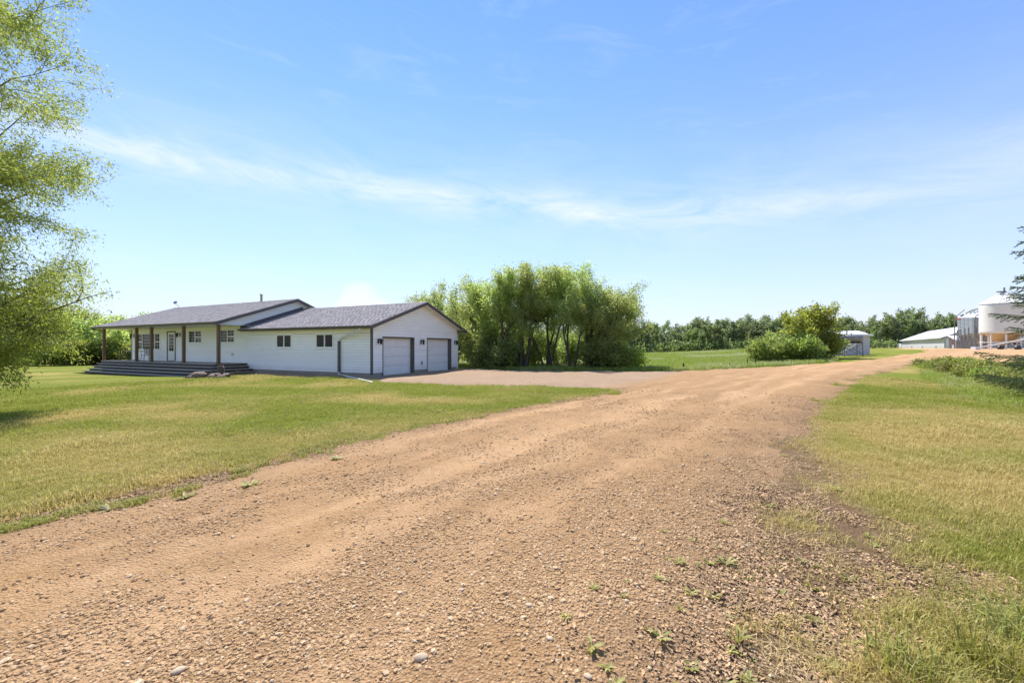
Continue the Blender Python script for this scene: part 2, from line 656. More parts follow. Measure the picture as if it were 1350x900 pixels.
M_gravel = gravel_mat('road_gravel')
M_lawn = lawn_mat('lawn_grass')
M_field = field_mat('meadow_grass')

# ------------------------------------------------------------------ ground sheets (rings round the road bend, finer close by)


def polar(r0, r1, ratio, da_front, da_back, front=64):
    n = int(math.log(r1 / r0) / math.log(ratio)) + 1
    r = r0 * np.exp(np.arange(n + 1) * math.log(r1 / r0) / n)
    a = np.concatenate([np.arange(-front, front, da_front), np.arange(front, 360 - front, da_back)])
    return r, np.radians(a)


def polar_quads(nr, na):
    i, j = np.meshgrid(np.arange(nr - 1), np.arange(na), indexing='ij')
    j2 = (j + 1) % na
    return np.stack([i * na + j, i * na + j2, (i + 1) * na + j2, (i + 1) * na + j], -1).reshape(-1, 4)


def compact(V, F, attrs):
    used = np.unique(F)
    mp = np.full(len(V), -1)
    mp[used] = np.arange(len(used))
    return V[used], mp[F], {k: v[used] for k, v in attrs.items()}


r, a = polar(0.35, 2400, 1.03, 0.5, 3.0)
R_, A_ = np.meshgrid(r, a, indexing='ij')
X, Y = (R_ * np.sin(A_)).ravel(), (R_ * np.cos(A_)).ravel()
Z = terrain(X, Y) * sstep(1500, 300, np.hypot(X, Y))
V = np.stack([X, Y, Z], -1)
F = polar_quads(len(r), len(a))
ctr = len(V)
V = np.vstack([V, [[0, 0, tz(0, 0)]]])
na = len(a)
F = np.vstack([F, [[ctr, j, (j + 1) % na, (j + 1) % na] for j in range(na)]])
X, Y = V[:, 0], V[:, 1]
F4 = F[:-na]
tri = F[-na:, :3]
at = {'dry': dryness(X, Y), 'bare': bareness(X, Y)}
g_o = np_mesh('ground', V, F4[:, ::-1], M_lawn, None, True, at)
# the small centre cap under the viewer
c_o = np_mesh('ground', V[np.r_[0:na, ctr]], np.array([[na, (j + 1) % na, j] for j in range(na)]), M_lawn, None, True,
              {k: v[np.r_[0:na, ctr]] for k, v in at.items()})
tag(g_o, kind='structure')
c_o.parent = g_o

r, a = polar(0.3, 128, 1.014, 0.2, 1.5)
R_, A_ = np.meshgrid(r, a, indexing='ij')
X, Y = (R_ * np.sin(A_)).ravel(), (R_ * np.cos(A_)).ravel()
F = polar_quads(len(r), len(a))[:, ::-1]
T = terrain(X, Y)
rough_edge = (fbm(X, Y, 0.9, 5) - 0.5) * 1.3 * np.clip(np.hypot(X, Y) / 6, 0.45, 1.4)
PARTS = [('gravel_road', ROAD), ('driveway', DRIVE), ('farmyard', YARD)]
SDS = [sdf(X, Y, pl) for _, pl in PARTS]
SD = np.minimum(np.minimum(SDS[0], SDS[1]), SDS[2])
drive_only = sstep(0.0, 1.5, SDS[0])
wob = rough_edge * (1 - 0.75 * drive_only)
lat = seg_dist(X, Y, ROAD_R)
micro = (fbm(X, Y, 5.0, 3) - 0.5) * 0.022 + (fbm(X, Y, 1.2, 3) - 0.5) * 0.05
latn = lat + (fbm(X, Y, 0.5, 3) - 0.5) * 1.0
trk = np.zeros_like(lat)
for c0, w0, am in ((1.55, 0.30, 0.7), (2.45, 0.24, 0.55), (3.35, 0.34, 1.0), (4.3, 0.22, 0.6), (4.95, 0.34, 0.9)):
    trk = np.maximum(trk, am * np.exp(-((latn - c0) / w0) ** 2))
along = fbm(X * 0.77 - Y * 0.64, (X * 0.64 + Y * 0.77) * 0.22, 2.2, 4)
dust = np.clip(trk * (0.35 + 1.2 * (along - 0.3)) + 0.35 * sstep(0.5, 0.75, fbm(X, Y, 0.8, 4)), 0, 1)
strk = fbm(latn * 2.6 + 0.3 * along, (X * 0.64 + Y * 0.77) * 0.13, 1.0, 4)
dust = np.clip(dust + (strk - 0.5) * 2.4 * (1 - drive_only), 0, 1)
dust = np.clip(dust + 0.75 * drive_only + 0.35 * sstep(24, 40, np.hypot(X, Y)), 0, 1)
edge = np.clip(sstep(-0.9, 0.1, SD + wob * 0.6) * (1 - drive_only) * sstep(30, 14, np.hypot(X, Y)) * (0.5 + fbm(X, Y, 3, 3)), 0, 1)
edge = np.maximum(edge, 0.3 * sstep(0.55, 0.8, fbm(X, Y, 2.4, 4)) * sstep(2.6, 0.3, lat) * sstep(16, 5, np.hypot(X, Y)))
rel = np.clip(-(SD + wob) * 0.13, -0.035, 0.095)
Zg = T + rel + (micro - 0.035 * trk * (1 - drive_only)) * sstep(-0.02, 0.03, rel)
V = np.stack([X, Y, Zg], -1)
keep = (SD + wob)[F].min(1) < 0.15
near = np.argmin(np.stack(SDS, 0), 0)
own = np.where(SDS[0] < 0.05, 0, near)
fo = own[F[:, 0]]
for k, (nm, _) in enumerate(PARTS):
    v, f, at = compact(V, F[keep & (fo == k)], {'dust': dust, 'edge': edge, 'drv': drive_only * sstep(34, 28, np.hypot(X, Y))})
    tag(np_mesh(nm, v, f, M_gravel, None, True, at), kind='structure')

r, a = polar(20, 150, 1.012, 0.35, 400)
a = a[a < math.radians(64)]
R_, A_ = np.meshgrid(r, a, indexing='ij')
X, Y = (R_ * np.sin(A_)).ravel(), (R_ * np.cos(A_)).ravel()
F = polar_quads(len(r), len(a))[:, ::-1]
F = F[(np.abs(F[:, 0] - F[:, 1]) < 5) & (np.abs(F[:, 2] - F[:, 3]) < 5)]
sdF = sdf(X, Y, FIELD) + (fbm(X, Y, 0.8, 4) - 0.5) * 1.0
Zf = terrain(X, Y) + np.clip(-sdF * 0.2, -0.04, 0.035) + (fbm(X, Y, 0.9, 4) - 0.4) * 0.16 * sstep(0, -1, sdF)
F = F[sdF[F].min(1) < 0.2]
v, f, _ = compact(np.stack([X, Y, Zf], -1), F, {})
tag(np_mesh('field', v, f, M_field, None, True), kind='structure')

# ------------------------------------------------------------------ scatter helper (for stuff only)


def scatter(name, pts, rot, scl, idx, protos, attrs=None):
    pts = np.asarray(pts, np.float32)
    me = bpy.data.meshes.new(name)
    me.vertices.add(len(pts))
    me.vertices.foreach_set('co', pts.ravel())
    for nm, tp, val in (('rot', 'FLOAT_VECTOR', rot), ('scl', 'FLOAT', scl), ('idx', 'INT', idx)):
        at = me.attributes.new(nm, tp, 'POINT')
        at.data.foreach_set('vector' if tp == 'FLOAT_VECTOR' else 'value', np.asarray(val, np.int32 if tp == 'INT' else np.float32).ravel())
    for nm, val in (attrs or {}).items():
        at = me.attributes.new(nm, 'FLOAT', 'POINT')
        at.data.foreach_set('value', np.asarray(val, np.float32))
    o = bpy.data.objects.new(name, me)
    COL.objects.link(o)
    ng = bpy.data.node_groups.new(name, 'GeometryNodeTree')
    ng.interface.new_socket('Geometry', in_out='INPUT', socket_type='NodeSocketGeometry')
    ng.interface.new_socket('Geometry', in_out='OUTPUT', socket_type='NodeSocketGeometry')
    gi, go = ng.nodes.new('NodeGroupInput'), ng.nodes.new('NodeGroupOutput')
    iop = ng.nodes.new('GeometryNodeInstanceOnPoints')
    jn = ng.nodes.new('GeometryNodeJoinGeometry')
    for p in protos:
        oi = ng.nodes.new('GeometryNodeObjectInfo')
        oi.inputs['Object'].default_value = p
        oi.inputs['As Instance'].default_value = True
        ng.links.new(oi.outputs['Geometry'], jn.inputs[0])

    def na_(n, t):
        q = ng.nodes.new('GeometryNodeInputNamedAttribute')
        q.data_type = t
        q.inputs['Name'].default_value = n
        return q.outputs['Attribute']
    ng.links.new(gi.outputs[0], iop.inputs['Points'])
    ng.links.new(jn.outputs[0], iop.inputs['Instance'])
    iop.inputs['Pick Instance'].default_value = True
    ng.links.new(na_('idx', 'INT'), iop.inputs['Instance Index'])
    e2r = ng.nodes.new('FunctionNodeEulerToRotation')
    ng.links.new(na_('rot', 'FLOAT_VECTOR'), e2r.inputs[0])
    ng.links.new(e2r.outputs[0], iop.inputs['Rotation'])
    ng.links.new(na_('scl', 'FLOAT'), iop.inputs['Scale'])
    ng.links.new(iop.outputs[0], go.inputs[0])
    md = o.modifiers.new('scatter', 'NODES')
    md.node_group = ng
    tag(o, kind='stuff')
    return o


def proto(name, mb, mat, smooth=False):
    me = mb.mesh(name)
    me.materials.append(mat)
    if smooth:
        for p in me.polygons:
            p.use_smooth = True
    return bpy.data.objects.new(name, me)


def polar_pts(n, r0, r1, amax, rng, pw=0.0):
    u = rng.rand(n)
    if pw == 0:
        rr = r0 * (r1 / r0) ** u
    else:
        rr = (r0 ** pw + u * (r1 ** pw - r0 ** pw)) ** (1 / pw)
    aa = np.radians((rng.rand(n) * 2 - 1) * amax)
    return rr * np.sin(aa), rr * np.cos(aa)


# ------------------------------------------------------------------ pebbles
def pebble_mat():
    m, nt, b = new_mat('pebble_stone')
    oi = N(nt, 'ShaderNodeObjectInfo').outputs['Random']
    c = ramp(nt, oi, [(0.0, (0.25, 0.15, 0.075)), (0.2, (0.38, 0.235, 0.115)), (0.6, (0.47, 0.30, 0.155)), (0.88, (0.53, 0.365, 0.205)), (1.0, (0.62, 0.50, 0.35))])
    nz = noise(nt, 120, 3, 0.6, wpos(nt))
    c = mixrgb(nt, 0.35, c, ramp(nt, nz.outputs[0], [(0.3, (0.22, 0.14, 0.075)), (0.7, (0.56, 0.39, 0.23))]))
    nt.links.new(c, b.inputs['Base Color'])
    b.inputs['Roughness'].default_value = 0.9
    b.inputs['Specular IOR Level'].default_value = 0.2
    return m


M_pebble = pebble_mat()
rnd = random.Random(3)
PEB = [proto('pebble', MB().rock((0, 0, 0.12), 1.0, rnd, (1, rnd.uniform(0.65, 0.95), rnd.uniform(0.45, 0.7)), 6, 4, 0.25), M_pebble) for _ in range(6)]
rg = np.random.RandomState(11)


def gravel_z(x, y):
    s1 = gravel_sd(x, y)
    w = (fbm(x, y, 0.9, 5) - 0.5) * 1.3 * np.clip(np.hypot(x, y) / 6, 0.45, 1.4) * (1 - 0.75 * sstep(0, 1.5, sdf(x, y, ROAD)))
    s1 = s1 + w
    rl = np.clip(-s1 * 0.13, -0.035, 0.095)
    mi = (fbm(x, y, 5.0, 3) - 0.5) * 0.022 + (fbm(x, y, 1.2, 3) - 0.5) * 0.05
    l_ = seg_dist(x, y, ROAD_R)
    ln = l_ + (fbm(x, y, 0.5, 3) - 0.5) * 1.0
    tk = np.zeros_like(x)
    for c0, w0, am in ((1.55, 0.30, 0.7), (2.45, 0.24, 0.55), (3.35, 0.34, 1.0), (4.3, 0.22, 0.6), (4.95, 0.34, 0.9)):
        tk = np.maximum(tk, am * np.exp(-((ln - c0) / w0) ** 2))
    dr = sstep(0.0, 1.5, sdf(x, y, ROAD))
    return np.maximum(terrain(x, y), terrain(x, y) + rl + (mi - 0.035 * tk * (1 - dr)) * sstep(-0.02, 0.03, rl)), s1, tk, l_


x, y = polar_pts(230000, 1.3, 16, 62, rg)
z, s1, tk, l_ = gravel_z(x, y)
pr = np.where(s1 < 0.0, 1.0, np.exp(-np.maximum(s1, 0) / 0.25) * 0.8)
pr *= (1 - 0.72 * np.clip(tk, 0, 1)) * (0.12 + 1.25 * sstep(0.36, 0.66, fbm(x, y, 1.1, 4)))
k = rg.rand(len(x)) < pr * 0.85
x, y, z = x[k], y[k], z[k]
n = len(x)
sc = 0.0042 + 0.0095 * rg.rand(n) ** 2.2 + 0.014 * (rg.rand(n) < 0.06) * rg.rand(n)
sc *= np.clip(0.8 + np.hypot(x, y) * 0.05, 0.9, 1.4)
rot = np.stack([rg.uniform(-0.4, 0.4, n), rg.uniform(-0.4, 0.4, n), rg.uniform(0, 6.28, n)], -1)
scatter('gravel', np.stack([x, y, z], -1), rot, sc, rg.randint(0, 6, n), PEB)
print('pebbles', n)


# ------------------------------------------------------------------ grass tufts
def blade_mat(name, stops_green, stops_dry, trans=0.35):
    m, nt, b = new_mat(name)
    dry = attr(nt, 'dry', 'INSTANCER')
    ri = N(nt, 'ShaderNodeNewGeometry').outputs['Random Per Island']
    med = noise(nt, 4.5, 5, 0.7, wpos(nt))
    f = nmath(nt, 'ADD', dry, nmath(nt, 'ADD', nmath(nt, 'MULTIPLY', nmath(nt, 'SUBTRACT', med.outputs[0], 0.5), 0.9), nmath(nt, 'MULTIPLY', nmath(nt, 'SUBTRACT', ri, 0.5), 0.45)), True)
    c = mixrgb(nt, f, ramp(nt, ri, stops_green), ramp(nt, ri, stops_dry))
    nt.links.new(c, b.inputs['Base Color'])
    b.inputs['Roughness'].default_value = 0.6
    b.inputs['Specular IOR Level'].default_value = 0.25
    t = N(nt, 'ShaderNodeBsdfTranslucent')
    hv = N(nt, 'ShaderNodeHueSaturation')
    hv.inputs['Value'].default_value = 1.5
    nt.links.new(c, hv.inputs['Color'])
    nt.links.new(hv.outputs[0], t.inputs[0])
    mx = N(nt, 'ShaderNodeMixShader')
    mx.inputs[0].default_value = trans
    nt.links.new(b.outputs[0], mx.inputs[1])
    nt.links.new(t.outputs[0], mx.inputs[2])
    nt.links.new(mx.outputs[0], nt.nodes['Material Output'].inputs['Surface'])
    return m


M_blade = blade_mat('lawn_blade', [(0, (0.115, 0.155, 0.012)), (0.6, (0.22, 0.26, 0.024)), (1, (0.33, 0.34, 0.05))],
                    [(0, (0.30, 0.225, 0.07)), (0.6, (0.48, 0.375, 0.135)), (1, (0.60, 0.50, 0.22))])


def tuft(rng, n, h, spread, w, lean=0.5, flat=0.0):
    mb = MB()
    for _ in range(n):
        t = rng.uniform(0, 6.28)
        rr = spread * math.sqrt(rng.random())
        bx, by = rr * math.cos(t), rr * math.sin(t)
        d = rng.uniform(0, 6.28)
        L = h * rng.uniform(0.55, 1.15)
        ln = lean * rng.uniform(0.2, 1.2)
        dx, dy = math.cos(d), math.sin(d)
        ww = w * rng.uniform(0.7, 1.2)
        px, py = -dy * ww * 0.5, dx * ww * 0.5
        m1 = (bx + dx * L * ln * 0.35, by + dy * L * ln * 0.35, L * 0.6 * (1 - flat))
        tp = (bx + dx * L * ln, by + dy * L * ln, L * (1 - 0.35 * ln) * (1 - flat) + 0.004)
        mb.add([(bx - px, by - py, -0.01), (bx + px, by + py, -0.01), (m1[0] + px * .8, m1[1] + py * .8, m1[2]), (m1[0] - px * .8, m1[1] - py * .8, m1[2]), tp],
               [(0, 1, 2, 3), (3, 2, 4)])
    return mb


rnd = random.Random(8)
TUFT = [proto('grass_tuft', tuft(rnd, 15, 0.045, 0.06, 0.0045, 0.9), M_blade) for _ in range(4)] + \
       [proto('grass_tuft', tuft(rnd, 9, 0.075, 0.05, 0.005, 0.8), M_blade) for _ in range(2)]
x, y = polar_pts(210000, 2.0, 27, 62, rg, 0.25)
_, s1, _, _ = gravel_z(x, y)
bare = bareness(x, y)
hx, hy = (x - HC[0]) * HN[0] + (y - HC[1]) * HN[1], (x - HC[0]) * HB[0] + (y - HC[1]) * HB[1]
ok = (s1 > -0.02) & (rg.rand(len(x)) > bare ** 0.45 * 0.98) & ~((hx < 0.1) & (hy > -0.2)) & ~((hx < -9.0) & (hy > -3.0)) & (sdf(x, y, FIELD) > -0.3)
x, y = x[ok], y[ok]
n = len(x)
sc = rg.uniform(0.75, 1.25, n) * (0.85 + 0.02 * np.hypot(x, y)) * (0.45 + 1.1 * fbm(x, y, 0.9, 4))
rot = np.stack([rg.uniform(-0.15, 0.15, n), rg.uniform(-0.15, 0.15, n), rg.uniform(0, 6.28, n)], -1)
long_ = fbm(x + 40, y, 1.3, 4) > 0.6
sc = sc * np.where(long_, 1.35, 1.0)
idx = np.where(rg.rand(n) < np.where(long_, 0.45, 0.93), rg.randint(0, 4, n), rg.randint(4, 6, n))
scatter('grass', np.stack([x, y, terrain(x, y)], -1), rot, sc, idx, TUFT, {'dry': np.clip(dryness(x, y) + 0.7 * bareness(x, y), 0, 1)})
print('tufts', n)

# brighter ragged fringe of grass and weeds where the left lawn meets the gravel
M_fringe = blade_mat('fringe_blade', [(0, (0.12, 0.17, 0.02)), (0.6, (0.24, 0.28, 0.04)), (1, (0.34, 0.34, 0.07))],
                     [(0, (0.25, 0.22, 0.06)), (1, (0.42, 0.36, 0.14))])
FR = [proto('fringe_tuft', tuft(rnd, 14, 0.075, 0.05, 0.008, 1.0), M_fringe) for _ in range(4)]
x, y = polar_pts(60000, 3.0, 20, 62, rg)
_, s1, _, _ = gravel_z(x, y)
dl = seg_dist(x, y, ROAD_L[2:8])
ok = (np.abs(s1) < 0.22) & (dl < 1.4) & (fbm(x, y, 2.2, 3) > 0.48 - 0.1 * (np.abs(s1) < 0.08))
x, y = x[ok], y[ok]
n = len(x)
rot = np.stack([np.zeros(n), np.zeros(n), rg.uniform(0, 6.28, n)], -1)
scatter('fringe_grass', np.stack([x, y, terrain(x, y)], -1), rot, rg.uniform(0.5, 1.2, n), rg.randint(0, 4, n), FR, {'dry': np.clip(fbm(x, y, 1.5, 3) - 0.3, 0, 1)})

# tall meadow grass beyond the driveway
M_tall = blade_mat('meadow_blade', [(0, (0.15, 0.22, 0.02)), (0.6, (0.24, 0.31, 0.035)), (1, (0.33, 0.37, 0.06))],
                   [(0, (0.30, 0.29, 0.10)), (1, (0.52, 0.50, 0.30))])
TG = [proto('meadow_tuft', tuft(rnd, 22, 0.34, 0.22, 0.018, 0.6), M_tall) for _ in range(4)]
x, y = polar_pts(70000, 24, 112, 50, rg, 0.6)
s2 = sdf(x, y, FIELD)
ok = (s2 < 0.15) & (gravel_sd(x, y) > 0.2)
x, y = x[ok], y[ok]
n = len(x)
rot = np.stack([np.zeros(n), np.zeros(n), rg.uniform(0, 6.28, n)], -1)
dryf = np.clip((fbm(x * 0.7, y * 0.35, 0.35, 4) - 0.52) * 5, 0, 0.95)
scatter('meadow_grass', np.stack([x, y, terrain(x, y)], -1), rot, rg.uniform(0.55, 1.15, n), rg.randint(0, 4, n), TG, {'dry': dryf})
print('meadow', n)

# dead straw and leaf litter on the bare right-hand verge
M_straw = surf('dry_straw', (0.47, 0.345, 0.17), 0.8, 0.25, 40, objvar=0.35)
M_litter = surf('leaf_litter', (0.38, 0.245, 0.135), 0.9, 0.35, 60, objvar=0.5)


def straw(rng, n, L, w, spread, dirn=None):
    mb = MB()
    for _ in range(n):
        bx, by = rng.uniform(-spread, spread), rng.uniform(-spread, spread)
        d = rng.uniform(0, 6.28) if dirn is None else dirn + rng.gauss(0, 0.4)
        l = L * rng.uniform(0.4, 1.2)
        dx, dy = math.cos(d), math.sin(d)
        z0, z1 = rng.uniform(0.0, 0.012), rng.uniform(0.002, 0.03)
        zm = (z0 + z1) / 2 + rng.uniform(0, 0.012)
        px, py = -dy * w, dx * w
        bend = rng.uniform(-0.15, 0.15) * l
        mx, my = bx + dx * l * .5 - dy * bend, by + dy * l * .5 + dx * bend
        mb.add([(bx - px, by - py, z0), (bx + px, by + py, z0), (mx + px, my + py, zm), (mx - px, my - py, zm), (bx + dx * l, by + dy * l, z1)], [(0, 1, 2, 3), (3, 2, 4)])
    return mb


def litter(rng, n, s, spread):
    mb = MB()
    for _ in range(n):
        c = Vector((rng.uniform(-spread, spread), rng.uniform(-spread, spread), rng.uniform(0.002, 0.012)))
        t = rng.uniform(0, 6.28)
        u = Vector((math.cos(t), math.sin(t), rng.uniform(-0.5, 0.5))) * s * rng.uniform(0.5, 1.2)
        v = Vector((-math.sin(t), math.cos(t), rng.uniform(-0.5, 0.5))) * s * rng.uniform(0.3, 0.7)
        mb.add([tuple(c - u), tuple(c - v * .9), tuple(c + u), tuple(c + v + Vector((0, 0, 0.004)))], [(0, 1, 2, 3)])
    return mb


ST = [proto('straw', straw(rnd, 9, 0.13, 0.0012, 0.10), M_straw) for _ in range(4)] + \
     [proto('straw', straw(rnd, 14, 0.30, 0.0012, 0.12, 2.3), M_straw) for _ in range(3)]
LT = [proto('litter', litter(rnd, 12, 0.013, 0.07), M_litter) for _ in range(5)]
x, y = polar_pts(60000, 1.4, 14, 62, rg)
b_ = bareness(x, y)
_, s1, _, _ = gravel_z(x, y)
right = x * 0.77 - y * 0.64 > -1.3
pr = np.where(right, np.clip(b_ + 0.12 * (s1 > 0), 0, 1) + 0.3 * np.exp(-np.abs(s1) / 0.3), 0.0) * np.exp(-np.maximum(-s1 - 0.05, 0) / 0.12) * np.clip(fbm(x, y, 1.7, 4) * 2.6 - 0.75, 0, 1)
k = rg.rand(len(x)) < pr * np.where(np.exp(-(((x - 1.85) / 0.45) ** 2 + ((y - 2.1) / 0.35) ** 2)) > 0.3, 0.12, 0.05 * np.clip((np.hypot(x, y) - 2.0) / 3, 0.05, 1))
x, y = x[k], y[k]
n = len(x)
longs = (np.exp(-(((x - 1.85) / 0.45) ** 2 + ((y - 2.1) / 0.35) ** 2)) * 1.5 > rg.rand(n))
rot = np.stack([np.zeros(n), np.zeros(n), np.where(longs, rg.normal(0, 0.25, n), rg.uniform(0, 6.28, n))], -1)
zz = gravel_z(x, y)[0]
scatter('dry_straw', np.stack([x, y, zz], -1), rot, rg.uniform(0.6, 1.2, n), np.where(longs, rg.randint(4, 7, n), rg.randint(0, 4, n)), ST)
x, y = polar_pts(70000, 1.4, 13, 62, rg)
b_ = bareness(x, y)
_, s1, _, _ = gravel_z(x, y)
pr = (np.clip(b_, 0, 1) + 0.5 * np.exp(-np.abs(s1) / 0.3)) * np.exp(-np.maximum(-s1 - 0.05, 0) / 0.12)
pr *= np.clip(fbm(x, y, 1.4, 4) * 3 - 1.0, 0, 1)
k = rg.rand(len(x)) < pr * 0.75
x, y = x[k], y[k]
n = len(x)
zz = gravel_z(x, y)[0]
scatter('leaf_litter', np.stack([x, y, zz], -1), np.stack([np.zeros(n), np.zeros(n), rg.uniform(0, 6.28, n)], -1), rg.uniform(0.6, 1.3, n), rg.randint(0, 5, n), LT)
print('litter', n)
# ------------------------------------------------------------------ building materials
M_siding = surf('vinyl_siding', (0.92, 0.915, 0.90), 0.45, 0.03, 3.0, dirt=((0.62, 0.60, 0.55), 0.25), stretch=(0.4, 0.4, 2.0), objvar=0.025)
M_white = surf('white_trim', (0.85, 0.85, 0.83), 0.5, 0.04, 5.0)
M_soffit = surf('soffit', (0.72, 0.70, 0.66), 0.6, 0.04, 5.0)
M_fascia = surf('dark_fascia', (0.105, 0.09, 0.088), 0.45, 0.12, 4.0)
M_shingle = surf('asphalt_shingle', (0.355, 0.325, 0.33), 0.92, 0.25, 30.0, bmp=0.5, dirt=((0.19, 0.16, 0.165), 0.5), spec=0.2)
_nt = M_shingle.node_tree
_b = _nt.nodes['Principled BSDF']
_old = _b.inputs['Base Color'].links[0].from_socket
_ri = N(_nt, 'ShaderNodeNewGeometry').outputs['Random Per Island']
_nt.links.new(mixrgb(_nt, 0.55, _old, ramp(_nt, _ri, [(0, (0.24, 0.21, 0.21)), (0.5, (0.36, 0.32, 0.315)), (1, (0.48, 0.43, 0.41))])), _b.inputs['Base Color'])
M_conc = surf('concrete', (0.36, 0.33, 0.29), 0.9, 0.15, 8.0, bmp=0.3, dirt=((0.2, 0.17, 0.14), 0.5))
M_garage = surf('garage_door_paint', (0.82, 0.82, 0.815), 0.45, 0.03, 4.0, dirt=((0.55, 0.52, 0.48), 0.2))
M_post = surf('stained_post', (0.17, 0.10, 0.058), 0.65, 0.3, 9.0, stretch=(6, 6, 0.6), bmp=0.3)
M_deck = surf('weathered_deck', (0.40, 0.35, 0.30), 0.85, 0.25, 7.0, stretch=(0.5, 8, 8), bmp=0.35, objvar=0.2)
M_lapshade = surf('lap_shade_sheathing', (0.27, 0.265, 0.26), 0.9, 0.1, 4.0)  # kept dark so board gaps draw the siding's shadow lines
M_stepshade = surf('step_shade', (0.10, 0.085, 0.07), 0.9, 0.25, 6.0)  # dark tone puts the shade under deck and treads into the colour
M_metal = surf('galvanised', (0.52, 0.53, 0.54), 0.45, 0.12, 5.0, metal=0.75, dirt=((0.3, 0.28, 0.26), 0.4))
M_black = surf('black_metal', (0.018, 0.018, 0.02), 0.45, 0.2, 8.0)
M_drain = surf('dark_downspout', (0.11, 0.095, 0.085), 0.45, 0.1, 6.0)
M_pipew = surf('white_drain_pipe', (0.72, 0.71, 0.68), 0.5, 0.06, 6.0)


def glass_mat(name, tint):
    m, nt, b = new_mat(name)
    nz = noise(nt, 1.3, 3, 0.5, wpos(nt))
    nt.links.new(ramp(nt, nz.outputs[0], [(0.35, tuple(c * 0.5 for c in tint)), (0.65, tint)]), b.inputs['Base Color'])
    b.inputs['Roughness'].default_value = 0.08
    b.inputs['Specular IOR Level'].default_value = 0.22
    bump(nt, b, noise(nt, 2.0, 2, 0.5, wpos(nt)).outputs[0], 0.05, 0.02)
    return m


M_glass = glass_mat('dark_glass', (0.009, 0.012, 0.008))

_nt = M_siding.node_tree
_b = _nt.nodes['Principled BSDF']
_old = _b.inputs['Base Color'].links[0].from_socket
_oc = N(_nt, 'ShaderNodeTexCoord').outputs['Object']
_sp = N(_nt, 'ShaderNodeSeparateXYZ')
_nt.links.new(_oc, _sp.inputs[0])
_nz = noise(_nt, 2.2, 6, 0.7, _oc)
_f = nmath(_nt, 'MULTIPLY', nmath(_nt, 'SUBTRACT', nmath(_nt, 'ADD', 0.34, nmath(_nt, 'MULTIPLY', _nz.outputs[0], 0.5)), _sp.outputs[2]), 1.6, True)
_nt.links.new(mixrgb(_nt, nmath(_nt, 'MULTIPLY', _f, 0.45), _old, (0.50, 0.42, 0.33)), _b.inputs['Base Color'])

# ------------------------------------------------------------------ the bungalow
house = thing('bungalow', 'long white sided bungalow with covered porch and attached two-door garage', 'house', (HC[0], HC[1], 0.0), HROT)
HL, GJ = -24.7, -10.35            # far end of the house, joint between house and garage
GW, HWD = 8.25, 8.25              # depths
G_EAVE, G_RID, G_RY = 2.72, 4.34, 4.125
H_EAVE, H_RID, H_RY = 3.09, 4.96, 3.3
GS = (G_RID - G_EAVE) / (G_RY + 0.5)
HS = (H_RID - H_EAVE) / (H_RY + 2.07)


def g_roof(y):
    return G_RID - GS * abs(y - G_RY)


def h_roof(y):
    return H_RID - HS * abs(y - H_RY)


# foundation and plain core walls the siding hangs on
f = MB()
f.box(GJ, -0.30, 0.03, GW - 0.03, -0.6, 0.2).box(HL + 0.03, GJ, 0.03, HWD - 0.03, -0.9, 0.5)
for y0, y1 in ((0.03, 0.83), (3.43, 4.77), (7.40, GW - 0.03)):
    f.box(-0.30, -0.03, y0, y1, -0.6, 0.2)
f.build('foundation', M_conc, house)
w = MB()
w.box(GJ, -0.30, 0, GW, 0.2, 2.6).box(HL, GJ, 0, HWD, 0.5, 2.96)
for y0, y1 in ((0, 0.83), (3.43, 4.77), (7.40, GW)):
    w.box(-0.30, 0, y0, y1, 0.2, 2.1)
w.box(-0.30, 0, 0, GW, 2.1, 2.6)


def gable_prism(mb, x0, x1, ya, yb, yr, z0, z1):
    mb.add([(x0, ya, z0), (x0, yb, z0), (x0, yr, z1), (x1, ya, z0), (x1, yb, z0), (x1, yr, z1)],
           [(0, 1, 2), (3, 5, 4), (0, 3, 4, 1), (1, 4, 5, 2), (2, 5, 3, 0)])


gable_prism(w, -0.22, 0, 0, GW, G_RY, 2.6, g_roof(G_RY) - 0.16)
gable_prism(w, GJ - 0.2, GJ, -1.95, 8.5, H_RY, 2.96, H_RID - 0.12)
gable_prism(w, HL, HL + 0.2, -1.95, 8.5, H_RY, 2.96, H_RID - 0.12)
w.build('wall', M_lapshade, house)

COURSE = 0.152


